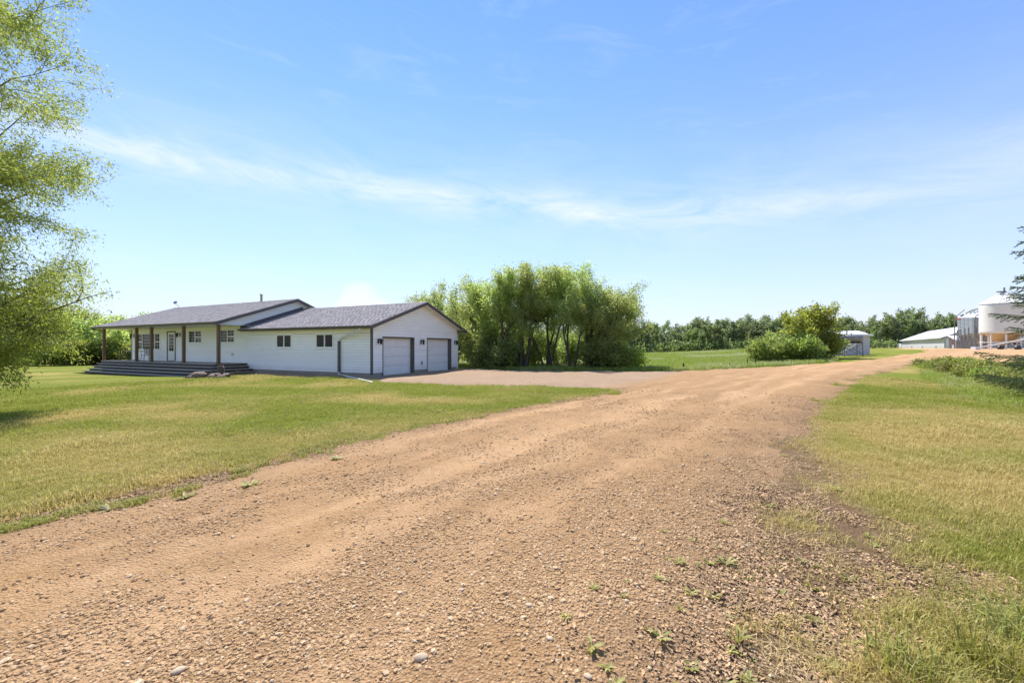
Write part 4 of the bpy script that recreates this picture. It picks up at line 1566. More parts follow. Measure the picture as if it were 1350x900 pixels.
SP_WILLOW = dict(seg=(7, 6, 5, 4), wig=(0.10, 0.16, 0.2, 0.25), up=(0.05, 0.05, 0.0, -0.06), tubes=2, sides=(7, 5, 4, 3), leafy=2, max=3,
                 kids=(7, 6, 4), t0=(0.22, 0.18, 0.2), ang=(42, 42, 45), ratio=(0.52, 0.5, 0.5))


def willow(seed, H, stems, lean, sp=SP_WILLOW, r0=0.11, ring=0.25, env=None):
    g = Grow(seed)
    g.env = env
    for k in range(stems):
        t = 2 * PI * (k + g.r.uniform(-0.25, 0.25)) / stems + seed
        d = (math.cos(t) * lean * g.r.uniform(0.5, 1.3), math.sin(t) * lean * g.r.uniform(0.5, 1.3), 1.0)
        g.branch((math.cos(t) * ring, math.sin(t) * ring, -0.1), d, H * g.r.uniform(0.8, 0.98), r0 * g.r.uniform(0.8, 1.2), 0, sp)
    return g


# the big willow at the left edge, close to the viewer
SP_NEAR = dict(seg=(8, 7, 6, 5), wig=(0.09, 0.13, 0.17, 0.2), up=(0.04, 0.02, -0.02, -0.05), tubes=3, sides=(8, 6, 5, 3), leafy=2, max=3,
               kids=(15, 9, 6), t0=(0.08, 0.15, 0.12), ang=(62, 45, 45), ratio=(0.38, 0.5, 0.46))
def near_env(p):
    z_ = float(p[2])
    R_ = float(np.interp(z_, [0, 0.6, 1.6, 2.6, 3.6, 4.6, 7, 9, 13], [2.1, 2.3, 2.6, 3.15, 3.75, 3.2, 3.5, 3.1, 2.0]))
    q = math.atan2(p[1], p[0])
    return math.hypot(p[0], p[1]) < R_ * (0.9 + 0.14 * math.sin(3.1 * z_ + 5 * q))


g = willow(33, 12.8, 5, 0.05, SP_NEAR, 0.075, 0.2, near_env)
for k in range(9):                                   # low limbs that hang almost to the grass
    t = -0.9 + k * 0.28
    g.branch((0.15 * math.cos(t), 0.15 * math.sin(t), 0.9 + 0.15 * k), (math.cos(t), math.sin(t), 0.18 + 0.05 * (k % 3)), 3.3, 0.055, 1,
             dict(SP_NEAR, up=(0, -0.02, -0.07, -0.12)))
x, y = -12.75, 8.9
plant('willow_tree', 'tall airy willow with fine yellow-green leaves hanging over the lawn close by', 'tree', (x, y, tz(x, y)), g,
      dict(per_m=125, spread=0.10, ll=0.075, lw=0.020, droop=0.35, zmin=0.12), M_leaf_near, M_stem)

# the willow clump behind the driveway
CL = [(568, 37.5, 6.9, 'yellow-green willow just above the garage roof, at the left end of the clump', 4, 0.22),
      (597, 35.0, 6.4, 'rounded willow above the garage gable, second from the left in the clump', 4, 0.25),
      (632, 33.2, 6.9, 'dense willow beside the garage corner, low leaves hiding its stems', 5, 0.28),
      (655, 31.0, 7.2, 'leafy willow between the garage-side bushes and the bare-stemmed middle trees', 4, 0.22),
      (690, 30.2, 7.35, 'many-stemmed willow with leaning dark trunks, left of the clump centre', 5, 0.22),
      (722, 31.2, 7.6, 'tallest willow in the middle of the clump, standing slightly behind', 4, 0.18),
      (752, 29.8, 7.4, 'willow with three dark upright trunks right of the clump centre', 3, 0.18),
      (779, 30.8, 6.9, 'thin open willow with sky showing through, second from the clump right end', 4, 0.2),
      (802, 30.4, 5.9, 'drooping willow at the right end of the clump, leafy to the ground', 5, 0.3)]
SP_BARE = dict(SP_WILLOW, t0=(0.42, 0.2, 0.2), kids=(7, 6, 4))
for i, (px, d, H, lb, ns, ln) in enumerate(CL):
    x, y, z = at_px(px, d)
    sp = SP_BARE if i in (4, 5, 6, 7) else SP_WILLOW
    g = willow(50 + i * 7, H * 0.9, ns, ln, sp)
    plant('willow_tree', lb, 'tree', (x, y, z), g, dict(per_m=80 if i not in (7,) else 52, spread=0.17, ll=0.13, lw=0.052, droop=0.5), M_leaf_willow, M_trunk, 'willow clump behind the driveway')

SP_SHRUB = dict(seg=(4, 4, 3), wig=(0.15, 0.2, 0.25), up=(0.03, 0.0, 0.0), tubes=1, sides=(5, 3, 3), leafy=1, max=2,
                kids=(7, 5), t0=(0.15, 0.15), ang=(45, 50), ratio=(0.55, 0.55))


def shrub(seed, H, stems=7, lean=0.6, r0=0.03, ring=0.15):
    return willow(seed, H, stems, lean, SP_SHRUB, r0, ring)


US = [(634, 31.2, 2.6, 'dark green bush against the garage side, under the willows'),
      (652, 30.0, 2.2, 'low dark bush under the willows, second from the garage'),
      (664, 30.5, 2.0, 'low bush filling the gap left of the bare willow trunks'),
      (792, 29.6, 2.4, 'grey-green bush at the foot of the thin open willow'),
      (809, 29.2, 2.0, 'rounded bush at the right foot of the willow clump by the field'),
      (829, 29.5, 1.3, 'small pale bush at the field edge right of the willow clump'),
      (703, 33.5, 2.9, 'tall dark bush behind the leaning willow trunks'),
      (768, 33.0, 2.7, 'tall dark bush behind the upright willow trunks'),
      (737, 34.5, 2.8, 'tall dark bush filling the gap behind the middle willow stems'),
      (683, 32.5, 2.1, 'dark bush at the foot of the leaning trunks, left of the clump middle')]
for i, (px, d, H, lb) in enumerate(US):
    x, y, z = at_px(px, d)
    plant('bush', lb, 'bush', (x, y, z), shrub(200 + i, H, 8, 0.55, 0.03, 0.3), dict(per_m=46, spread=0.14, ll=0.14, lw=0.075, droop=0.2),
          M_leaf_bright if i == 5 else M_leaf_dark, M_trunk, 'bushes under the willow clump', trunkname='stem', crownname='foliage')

# bushes at the right of the field, by the road
x, y, z = at_px(1071, 38.5)
plant('leafy_tree', 'bright yellow-green bushy tree by the road, in front of the white sheds', 'tree', (x, y, z), willow(300, 4.7, 7, 0.30, dict(SP_WILLOW, t0=(0.12, 0.15, 0.15)), 0.07, 0.4),
      dict(per_m=32, spread=0.17, ll=0.19, lw=0.11, droop=0.2), M_leaf_bright, M_trunk)
for i, (px, d, H, m_, lb) in enumerate([(1014, 36.0, 2.05, M_leaf_shrub, 'olive green bush at the left end of the roadside thicket'),
                                        (1034, 37.5, 2.5, M_leaf_dark, 'darker bush between the olive bush and the bright bushy tree'),
                                        (1046, 36.2, 1.7, M_leaf_shrub, 'low bush at the left foot of the bright bushy tree'),
                                        (1086, 39.8, 2.1, M_leaf_dark, 'dark bush at the right foot of the bright tree, beside the fuel tank'),
                                        (1058, 36.0, 1.9, M_leaf_dark, 'dark bush in front of the bright tree, above the road edge')]):
    x, y, z = at_px(px, d)
    plant('bush', lb, 'bush', (x, y, z), shrub(310 + i, H, 9, 0.5, 0.035, 0.4), dict(per_m=48, spread=0.16, ll=0.16, lw=0.095, droop=0.15),
          m_, M_trunk, 'roadside thicket bushes', trunkname='stem', crownname='foliage')

# trees behind the far end of the house
SP_MID = dict(SP_WILLOW, kids=(8, 6, 3), t0=(0.15, 0.15, 0.2), ang=(48, 45, 45))
BT = [(2, 47, 7.0, 'tall leafy tree behind the hanging willow, farthest left of the back row'), (40, 50, 6.4, 'leafy tree behind the hanging willow, second in the back row'),
      (75, 46, 5.8, 'leafy tree behind the hanging willow, third in the back row'), (104, 50, 5.9, 'pale green tree behind the porch end, left of the roof tip'),
      (130, 47, 5.0, 'green tree seen above the left roof tip of the house'), (150, 44, 4.6, 'green tree seen between the first two porch posts'),
      (168, 50, 5.3, 'thin tree whose top shows above the left end of the roof'), (186, 56, 5.6, 'tree top showing above the roof slope, farthest right of the back row')]
for i, (px, d, H, lb) in enumerate(BT):
    x, y, z = at_px(px, d)
    plant('leafy_tree', lb, 'tree', (x, y, z), willow(400 + i * 3, H * 0.95, 3, 0.25, SP_MID, 0.09), dict(per_m=22, spread=0.2, ll=0.24, lw=0.13, droop=0.3), M_leaf_willow, M_trunk, 'trees behind the house end')
for i, (px, d, H) in enumerate([(60, 40, 2.4), (92, 41, 2.2), (118, 43, 2.5), (142, 45.5, 2.6), (160, 43, 2.3), (172, 46, 2.6), (25, 42, 2.6)]):
    x, y, z = at_px(px, d)
    lb = ['bush left of the porch steps under the hanging willow', 'bush beside the left porch steps', 'bush just beyond the left end of the porch deck',
          'bush seen past the first porch post', 'bush seen right of the first porch post', 'bush seen just left of the house wall corner', 'bush farthest left behind the hanging willow'][i]
    plant('bush', lb, 'bush', (x, y, z), shrub(450 + i, H, 8, 0.5, 0.03, 0.4), dict(per_m=34, spread=0.18, ll=0.2, lw=0.12, droop=0.2), M_leaf_shrub, M_trunk, 'bushes behind the house end', trunkname='stem', crownname='foliage')

# distant wood: a few kinds, copied
SP_FAR = dict(seg=(6, 4, 3), wig=(0.05, 0.16, 0.2), up=(0.05, 0.05, 0.0), tubes=0, sides=(5, 4, 3), leafy=1, max=2,
              kids=(16, 3), t0=(0.12, 0.2), ang=(50, 45), ratio=(0.25, 0.5))
FAR_LB = ['grey-green aspen in the distant wood across the field', 'aspen standing in the grove behind the long white barn']
protos = []
for k in range(6):
    g = Grow(600 + k)
    g.branch((0, 0, -0.2), (0.03 * g.r.randn(), 0.03 * g.r.randn(), 1), 8.2, 0.12, 0, SP_FAR)
    if k % 2:
        g.branch((0.3, 0.1, -0.2), (0.15, 0.05 * g.r.randn(), 1), 7.0, 0.1, 0, SP_FAR)
    protos.append((g, k))
rf = np.random.RandomState(77)
first = {}


def far_tree(px, d, H, kind, label, group):
    x, y, z = at_px(px, d)
    if kind not in first:
        t = plant('aspen_tree', label, 'tree', (x, y, z), protos[kind][0], dict(per_m=24, spread=0.22, ll=0.36, lw=0.24, droop=0.1), M_leaf_aspen, M_pale, group, rf.uniform(0, 6))
        first[kind] = t
    else:
        t = copy_tree(first[kind], (x, y, z), rf.uniform(0, 6), 1.0, label, group)
    s = H / 8.4
    w_ = s ** 0.6 * rf.uniform(0.85, 1.3)
    t.scale = (w_, w_, s)


prof_px = [600, 700, 840, 868, 890, 915, 960, 1000, 1040, 1060, 1100, 1140, 1165]
prof_top = [430, 432, 426, 428, 433, 425, 421, 421, 417, 416, 420, 424, 430]
for row, (d0, step, n_) in enumerate(((104, 11.5, 46), (110, 10.5, 50), (117, 10.5, 50))):
    for j in range(n_):
        px = 612 + j * step + rf.uniform(-4, 4)
        if px > 1160:
            continue
        d = d0 + rf.uniform(-2, 2) + (px - 840) * 0.012
        topy = np.interp(px, prof_px, prof_top) + rf.uniform(-4, 5) + (0 if row else 6)
        x, y, z = at_px(px, d)
        H = CAM_H + (457 - topy) / 550 * d - z
        far_tree(px, d, H, int(rf.randint(0, 6)), FAR_LB[0], 'distant wood across the field')
gp, gt = [1128, 1150, 1166, 1180, 1195, 1210, 1224, 1236, 1248, 1262, 1275], [424, 420, 420, 411, 407, 411, 421, 418, 413, 424, 432]
for row in range(3):
    for j in range(16):
        px = 1132 + j * 9.2 + rf.uniform(-3, 3)
        d = 152 + row * 7 + rf.uniform(-2, 2)
        topy = np.interp(px, gp, gt) + rf.uniform(-2, 5) + (8 if row == 0 else 0)
        x, y, z = at_px(px, d)
        far_tree(px, d, CAM_H + (457 - topy) / 550 * d - z, int(rf.randint(0, 6)), FAR_LB[1], 'grove behind the barn')

# undergrowth along the foot of the wood
fl = Grow(900)
for j in range(150):
    px = 600 + j * 3.9
    d = 101 + (px - 840) * 0.012 + fl.r.uniform(-1.5, 1.5)
    if px > 1150:
        d += 36
    x, y, z = at_px(px, d)
    for q in range(3):
        fl.tw.append((np.array([(x + fl.r.randn() * .6, y + fl.r.randn() * .6, z + 0.1), (x + fl.r.randn() * .6, y + fl.r.randn() * .6, z + fl.r.uniform(1.0, 2.6))]), 1.6))
V_, F_ = fl.leaves(per_m=22, spread=0.35, ll=0.42, lw=0.3, droop=0.0)
tag(np_mesh('undergrowth', V_, F_, M_leaf_aspen), kind='stuff')


# ------------------------------------------------------------------ spruce at the right edge
def needle_mat():
    return leaf_mat('spruce_needle', (0.04, 0.07, 0.028), (0.12, 0.165, 0.055), 0.25, (0.14, 0.17, 0.05))


M_needle = needle_mat()
x, y = 18.05, 13.0
spr = thing('spruce_tree', 'dark spruce with drooping needle branches reaching in at the right edge', 'tree', (x, y, tz(x, y)), 0)
MB().tube([(0, 0, -0.2), (0.03, 0, 4.5), (0, 0.02, 9.6)], [0.19, 0.12, 0.015], 10).build('trunk', M_bark, spr, True)
rp = np.random.RandomState(14)
bl, NV = MB(), []
z = 0.55
while z < 9.4:
    Rb = 2.55 * (1 - z / 9.7) ** 0.85 + 0.1
    for k in range(5):
        t = rp.uniform(0, 6.28)
        L = Rb * rp.uniform(0.7, 1.12)
        dv = np.array((math.cos(t), math.sin(t), 0))
        side = np.array((-math.sin(t), math.cos(t), 0))
        zz = z + rp.uniform(-0.1, 0.1)
        pts = [np.array((0, 0, zz)) + dv * L * q + np.array((0, 0, -0.20 * L * q * (1.4 - q) + 0.10 * L * q * q)) for q in (0, 0.25, 0.5, 0.75, 1.0)]
        bl.tube([tuple(q) for q in pts], [0.024, 0.018, 0.013, 0.008, 0.003], 4, False)
        m_ = int(7 + L * 9)
        for j in range(m_):
            q = 0.22 + 0.78 * (j + rp.rand()) / m_
            i = min(int(q * 4), 3)
            b0 = pts[i] + (pts[i + 1] - pts[i]) * (q * 4 - i)
            l2 = (0.12 + 0.36 * L * (1 - q) ** 0.8) * rp.uniform(0.7, 1.2) + 0.05
            d2 = side * (1 if j % 2 else -1) * 0.8 + dv * 0.75 + np.array((0, 0, rp.uniform(-0.75, 0.12)))
            d2 /= np.linalg.norm(d2)
            NV.append((b0, d2, l2))
        NV.append((pts[2], (pts[4] - pts[2]) / np.linalg.norm(pts[4] - pts[2]), np.linalg.norm(pts[4] - pts[2]) + 0.05))
    z += 0.36 + 0.16 * rp.rand()
bl.build('branches', M_bark, spr)
P, A = [], []
for b0, d2, l2 in NV:
    k = int(l2 * 300) + 6
    q = rp.rand(k)[:, None]
    P.append(b0 + d2 * l2 * q)
    a_ = d2 * 0.7 + rp.randn(k, 3) * 0.6
    A.append(a_ / np.linalg.norm(a_, axis=1, keepdims=True))
P, A = np.vstack(P), np.vstack(A)
B = np.cross(A, rp.randn(*A.shape))
B /= np.linalg.norm(B, axis=1, keepdims=True)
ln_ = rp.uniform(0.025, 0.06, (len(P), 1))
V_ = np.stack([P - B * 0.007, P + B * 0.007, P + A * ln_], 1).reshape(-1, 3)
np_mesh('needles', V_, np.arange(len(V_)).reshape(-1, 3), M_needle, spr)
print('needles', len(P))

# ------------------------------------------------------------------ weedy thicket in the ditch on the right
M_thick = leaf_mat('thicket_leaf', (0.11, 0.125, 0.035), (0.29, 0.30, 0.075), 0.42, (0.42, 0.39, 0.14))
DT = [(1222, 28.5, 0.75), (1238, 26.0, 0.9), (1252, 27.5, 1.0), (1256, 23.0, 0.95), (1272, 25.0, 1.0), (1280, 20.5, 0.9), (1290, 22.5, 1.0), (1305, 19.0, 0.9),
      (1312, 21.5, 1.0), (1326, 17.5, 0.85), (1332, 20.0, 1.0), (1346, 16.0, 0.8), (1352, 18.5, 0.95), (1375, 17.0, 0.9), (1395, 15.5, 0.85), (1268, 29.0, 0.8)]
DLB = {0: 'small bright shrub at the left tip of the ditch thicket', 1: 'taller leafy shrub near the left end of the ditch thicket', 11: 'low shrub at the right edge of the ditch thicket, nearest the lawn'}
for i, (px, d, H) in enumerate(DT):
    x, y, z = at_px(px, d)
    lb = DLB.get(i, 'yellow-green leafy shrub in the middle of the ditch thicket right of the road')
    plant('shrub', lb, 'shrub', (x, y, z - 0.05), shrub(700 + i, H * 0.72, 9, 0.6, 0.016, 0.3), dict(per_m=95, spread=0.085, ll=0.085, lw=0.045, droop=0.1),
          (M_thick, M_leaf_shrub, M_thick)[i % 3], M_stem, 'shrubs in the ditch thicket', trunkname='stem', crownname='foliage')
DG = [proto('ditch_tuft', tuft(rnd, 16, 0.24, 0.15, 0.012, 0.7), M_tall) for _ in range(3)]
xs = rg.uniform(12, 34, 14000)
ys = rg.uniform(9, 33, 14000)
dd = seg_dist(xs, ys, [(15.6, 12.4), (18.2, 15.2), (24.0, 22.5), (30.0, 28.6)])
ok = (dd < 0.9 + 1.2 * fbm(xs, ys, 0.6, 3)) & (gravel_sd(xs, ys) > 0.6)
xs, ys = xs[ok], ys[ok]
n = len(xs)
scatter('ditch_grass', np.stack([xs, ys, terrain(xs, ys)], -1), np.stack([np.zeros(n), np.zeros(n), rg.uniform(0, 6.28, n)], -1), rg.uniform(0.5, 1.1, n), rg.randint(0, 3, n), DG,
        {'dry': np.clip(fbm(xs, ys, 0.7, 3) * 1.6 - 0.75, 0, 1)})
# ------------------------------------------------------------------ farmyard
M_binwhite = surf('white_bin_paint', (0.74, 0.715, 0.67), 0.4, 0.04, 1.2, dirt=((0.66, 0.62, 0.55), 0.3))
M_bounce = surf('bounce_tan_hopper', (0.72, 0.56, 0.38), 0.5, 0.08, 1.5)  # warm light bounced off the gravel, put into the hopper's colour
M_corr = surf('galvanised_bin', (0.33, 0.355, 0.385), 0.45, 0.2, 1.5, metal=0.3, stretch=(1, 1, 0.4))
M_steel = surf('grey_steel', (0.20, 0.205, 0.21), 0.5, 0.15, 4.0, metal=0.4)
M_tin = surf('white_tin', (0.55, 0.53, 0.565), 0.4, 0.05, 1.0, dirt=((0.5, 0.47, 0.42), 0.3))
M_tinroof = surf('tin_roof', (0.66, 0.67, 0.69), 0.42, 0.05, 1.0)
M_greytin = surf('grey_tin', (0.36, 0.37, 0.38), 0.5, 0.1, 1.5)
M_tank = surf('tank_paint', (0.25, 0.245, 0.245), 0.45, 0.2, 3.0, dirt=((0.14, 0.11, 0.09), 0.5))
M_wpost = surf('fence_wood', (0.07, 0.055, 0.045), 0.9, 0.3, 6.0, bmp=0.4)
M_redtag = surf('red_band', (0.45, 0.05, 0.09), 0.5, 0.1, 3.0)


def ring_prof(r, z0, z1, n, amp):
    return [(r + (amp if i % 2 else 0), z0 + (z1 - z0) * i / n) for i in range(n + 1)]


# big white hopper bin
x, y = 59.0, 50.0
z = tz(x, y)
wb = thing('hopper_bin', 'big round white hopper bin with cone roof, hopper coloured with ground-bounce tan and white legs', 'grain bin', (x, y, z))
RB, E0, E1 = 2.05, 1.95, 5.55
MB().lathe(ring_prof(RB, E0, E1, 12, 0.012), 48).build('bin_wall', M_binwhite, wb, True)
MB().lathe([(RB + 0.06, E1 - 0.02), (RB * 0.6, E1 + 0.62), (0.42, E1 + 1.22), (0.42, E1 + 1.3), (0.0, E1 + 1.36)], 48, caps=False).build('bin_roof', M_binwhite, wb, True)
for k in range(24):
    t = 2 * PI * k / 24
    MB().tube([((RB + .05) * math.cos(t), (RB + .05) * math.sin(t), E1 + 0.01), (0.45 * math.cos(t), 0.45 * math.sin(t), E1 + 1.23)], 0.025, 4).build('roof_rib', M_binwhite, wb)
MB().lathe([(0.28, 0.55), (RB * 0.78, E0 - 0.03), (RB - 0.02, E0 - 0.02)], 48).build('hopper', M_bounce, wb, True)
MB().box(-0.22, 0.22, -0.22, 0.22, 0.25, 0.5).build('chute', M_steel, wb)
MB().box(-0.75, 0.1, -0.18, 0.18, E1 + 1.36, E1 + 1.5).box(-0.06, 0.06, -0.06, 0.06, E1 + 1.5, E1 + 1.95).build('lid_lever', M_steel, wb)
for k in range(10):
    t = 2 * PI * k / 10 + 0.15
    MB().tube([((RB - 0.12) * math.cos(t), (RB - 0.12) * math.sin(t), -0.15), ((RB - 0.12) * math.cos(t), (RB - 0.12) * math.sin(t), E0 + 0.1)], 0.085, 8).build('leg', M_binwhite, wb)
mb = MB()
mb.lathe([(RB - 0.1, 0.9), (RB - 0.02, 0.9), (RB - 0.02, 0.98), (RB - 0.1, 0.98)], 32, caps=False)
mb.build('leg_ring', M_binwhite, wb)
ta = -1.15
ld = MB()
tx, ty = -math.sin(ta), math.cos(ta)
for s in (-0.22, 0.22):
    ld.tube([((RB + 0.12) * math.cos(ta) + tx * s, (RB + 0.12) * math.sin(ta) + ty * s, 0.5), ((RB + 0.12) * math.cos(ta) + tx * s, (RB + 0.12) * math.sin(ta) + ty * s, E1 + 0.15),
             (0.6 * math.cos(ta) + tx * s, 0.6 * math.sin(ta) + ty * s, E1 + 1.35)], 0.035, 5)
ldo = ld.build('ladder', M_steel, wb)
for k in range(16):
    q = 0.6 + k * 0.31
    MB().tube([((RB + 0.12) * math.cos(ta) + tx * s, (RB + 0.12) * math.sin(ta) + ty * s, q) for s in (-0.22, 0.22)], 0.02, 4).build('rung', M_steel, ldo)

# four galvanised bins in a row
GB = [(1291.5, 57.0, 'nearest and widest showing grey feed bin, beside the big white bin'), (1285.5, 60.5, 'second grey feed bin behind the nearest one'),
      (1279.5, 64.0, 'third grey feed bin, seen as a narrow strip'), (1273.8, 68.0, 'last grey feed bin in the row, with a red band near its top')]
for i, (px, d, lb) in enumerate(GB):
    x, y, z = at_px(px, d)
    b = thing('feed_bin', lb, 'grain bin', (x, y, z), 0, 'grey feed bins')
    R = 0.98
    e0, e1 = 2.2, CAM_H + (457 - 418.5) / 550 * d - z
    MB().lathe(ring_prof(R, e0, e1, 26, 0.02), 28).build('bin_wall', M_corr, b)
    MB().lathe([(R + 0.05, e1), (0.3, e1 + 0.62), (0.28, e1 + 0.72), (0, e1 + 0.74)], 28, caps=False).build('bin_roof', M_tinroof, b)
    MB().lathe([(0.25, 0.75), (R, e0)], 28).build('hopper', M_corr, b)
    for k in range(6):
        t = 2 * PI * k / 6 + 0.4
        MB().tube([((R + .05) * math.cos(t), (R + .05) * math.sin(t), -0.15), ((R + .05) * math.cos(t), (R + .05) * math.sin(t), e0 + 0.9)], 0.06, 6).build('leg', M_steel, b)
    br = MB()
    for k in range(6):
        t, t2 = 2 * PI * k / 6 + 0.4, 2 * PI * (k + 1) / 6 + 0.4
        br.tube([(R * math.cos(t), R * math.sin(t), 0.2), (R * math.cos(t2), R * math.sin(t2), 1.9)], 0.025, 4)
        br.tube([(R * math.cos(t2), R * math.sin(t2), 0.2), (R * math.cos(t), R * math.sin(t), 1.9)], 0.025, 4)
    br.build('cross_brace', M_steel, b)
    MB().tube([(0.1, -0.3, e1 + 0.85), (-0.5, -0.6, e1 + 0.62), (-1.45, -0.75, e1 + 0.05), (-1.5, -0.75, e1 - 0.2), (-1.5, -0.75, 0.4)], 0.075, 7).build('fill_pipe', M_steel, b)
    if i == 3:
        MB().lathe([(R + 0.03, e1 - 0.32), (R + 0.045, e1 - 0.3), (R + 0.045, e1 - 0.14), (R + 0.03, e1 - 0.12)], 28, caps=False).build('painted_band', M_redtag, b)
x, y, z = at_px(1285, 60.5)
cw = thing('catwalk', 'dark arched catwalk joining the tops of the grey feed bins', 'catwalk', (x, y, z))
e1 = CAM_H + (457 - 409.5) / 550 * 60.5 - z
A, B_ = at_px(1291.5, 57), at_px(1273.8, 68)
ra, rb = Vector((A[0] - x, A[1] - y, e1)), Vector((B_[0] - x, B_[1] - y, e1 + 0.2))
MB().tube([ra + Vector((0.9, 0, -0.5)), ra + Vector((0, 0, 0)), (ra + rb) / 2 + Vector((0, 0, 0.15)), rb, rb + Vector((-1.0, 0, -0.4))], 0.11, 5).build('walkway', M_steel, cw)
for q in (0.0, 0.33, 0.66, 1.0):
    p = ra + (rb - ra) * q
    MB().tube([p + Vector((0, 0, -0.35)), p], 0.04, 4).build('support', M_steel, cw)
x, y, z = at_px(1259.5, 66)
lp = thing('elevator_leg', 'thin dark upright feed pipe frame at the left of the grey bins', 'feed pipe', (x, y, z))
h_ = CAM_H + (457 - 419) / 550 * 66 - z
for dx in (-0.12, 0.55):
    MB().tube([(dx, 0, -0.1), (dx, 0, h_ if dx < 0 else h_ * 0.62)], 0.07, 6).build('post', M_steel, lp)
MB().tube([(-0.12, 0, h_), (0.9, 0.3, h_ + 0.65), (2.0, 0.5, h_ + 1.35)], 0.06, 6).build('spout', M_steel, lp)

# white auger lying under the bins
x, y, z = at_px(1287, 46.5)
au = thing('auger', 'long white auger tube sloping up to the right under the white bin', 'auger', (x, y, z))
MB().tube([(0, 0, 0.25), (6.4, 0.4, 1.35)], 0.085, 10).build('tube', M_binwhite, au, True)
MB().box(-0.35, 0.2, -0.25, 0.25, 0.0, 0.42).build('intake_hopper', M_binwhite, au)
for s in (-1, 1):
    MB().tube([(3.4, 0.2, 0.8), (3.9, 0.2 + s * 0.8, 0.3)], 0.045, 6).build('axle_strut', M_steel, au)
    wv = []
    mb = MB()
    mb.tube([(3.9, 0.2 + s * 0.72, 0.3), (3.9, 0.2 + s * 0.9, 0.3)], 0.3, 16)
    mb.build('wheel', M_black, au)

# long white barn
c0, c1 = np.array((98.5, 95.0)), np.array((136.0, 145.5))
ax = (c1 - c0) / np.linalg.norm(c1 - c0)
LB = float(np.linalg.norm(c1 - c0))
zb = 1.15
bn = thing('barn', 'long low white metal barn with pale tin roof across the yard', 'barn', (c0[0], c0[1], zb), math.atan2(ax[1], ax[0]))
WB, EV, RG = 13.0, 2.75, 5.6
pl = 24
for k in range(pl):
    a_, b_ = LB * k / pl, LB * (k + 1) / pl
    MB().hexa([(a_ + 0.03, 0, 0.3), (b_ - 0.03, 0, 0.3), (b_ - 0.03, 0.06, 0.3), (a_ + 0.03, 0.06, 0.3)], [(a_ + 0.03, 0, EV), (b_ - 0.03, 0, EV), (b_ - 0.03, 0.06, EV), (a_ + 0.03, 0.06, EV)]).build('wall_panel', M_tin, bn)
MB().box(0.05, LB - 0.05, -WB + 0.05, 0.03, -0.6, EV - 0.02).build('wall', M_tin, bn)
gp_ = MB()
gable_prism(gp_, 0.02, 0.2, -WB, 0.0, -WB / 2, EV, RG - 0.05)
gable_prism(gp_, LB - 0.2, LB - 0.02, -WB, 0.0, -WB / 2, EV, RG - 0.05)
gp_.build('gable', M_tin, bn)
rf_ = MB()
for p, q in ((0.6, -WB / 2), (-WB - 0.6, -WB / 2)):
    zp = EV - 0.6 * (RG - EV) / (WB / 2)
    rf_.hexa([(-0.5, p, zp), (LB + 0.5, p, zp), (LB + 0.5, q, RG), (-0.5, q, RG)], [(-0.5, p, zp + 0.1), (LB + 0.5, p, zp + 0.1), (LB + 0.5, q, RG + 0.1), (-0.5, q, RG + 0.1)])
rfo = rf_.build('roof', M_tinroof, bn)
MB().box(-0.55, LB + 0.55, 0.6, 0.68, EV - 0.42, EV - 0.17).build('fascia', M_greytin, rfo)
for p, q in ((0.62, -WB / 2), (-WB - 0.62, -WB / 2)):
    MB().hexa([(-0.58, p, EV - 0.45), (-0.51, p, EV - 0.45), (-0.51, q, RG - 0.2), (-0.58, q, RG - 0.2)], [(-0.58, p, EV - 0.2), (-0.51, p, EV - 0.2), (-0.51, q, RG + 0.06), (-0.58, q, RG + 0.06)]).build('rake_board', M_greytin, rfo)
MB().box(-0.04, 0.0, -3.2, -1.2, 0.0, 2.4).build('door', M_greytin, bn)
MB().box(-0.05, 0.0, -0.9, -0.2, 0.2, 2.3).build('door', M_white, bn)
for k in range(3):
    MB().box(8 + k * 17, 9.6 + k * 17, 0.061, 0.16, 0.25, 0.7).build('wall_vent', M_greytin, bn)

# small open lean-to between barn and bins, and a grey shed behind the bins
x, y, z = at_px(1254, 72)
lt = thing('lean_to', 'small white roofed lean-to standing between the barn and grey bins', 'shed', (x, y, z), -0.5)
MB().hexa([(0, -1.6, 1.5), (3.6, -1.6, 1.5), (3.6, 1.6, 2.3), (0, 1.6, 2.3)], [(0, -1.6, 1.58), (3.6, -1.6, 1.58), (3.6, 1.6, 2.38), (0, 1.6, 2.38)]).build('roof', M_tinroof, lt)
MB().box(0.1, 3.5, 1.4, 1.5, -0.2, 2.2).build('back_wall', M_greytin, lt)
MB().box(0.0, 3.6, -1.66, -1.6, 1.36, 1.56).build('fascia', M_greytin, lt)
for sx in (0.1, 3.5):
    MB().box(sx - 0.06, sx + 0.06, -1.5, -1.38, -0.2, 1.5).build('post', M_greytin, lt)
MB().box(0.4, 1.5, 0.2, 1.0, -0.1, 0.75).build('cabinet', M_greytin, lt)
x, y, z = at_px(1288, 84)
gs = thing('grey_shed', 'low grey shed with small windows behind the white bin legs', 'shed', (x, y, z), -0.2)
MB().box(0, 16, 0, 6, -0.3, 2.0).build('wall', M_greytin, gs)
MB().hexa([(-0.3, -0.4, 1.95), (16.3, -0.4, 1.95), (16.3, 6.4, 1.95), (-0.3, 6.4, 1.95)], [(-0.3, -0.4, 2.02), (16.3, -0.4, 2.02), (16.3, 3.0, 3.1), (-0.3, 3.0, 3.1)]).build('roof', M_steel, gs)
for k in range(6):
    f_ = MB().box(0.8 + k * 2.5, 2.2 + k * 2.5, -0.05, 0.0, 0.75, 1.45).build('window', M_white, gs)
    MB().box(0.9 + k * 2.5, 2.1 + k * 2.5, -0.07, -0.051, 0.83, 1.37).build('pane', M_glass, f_)

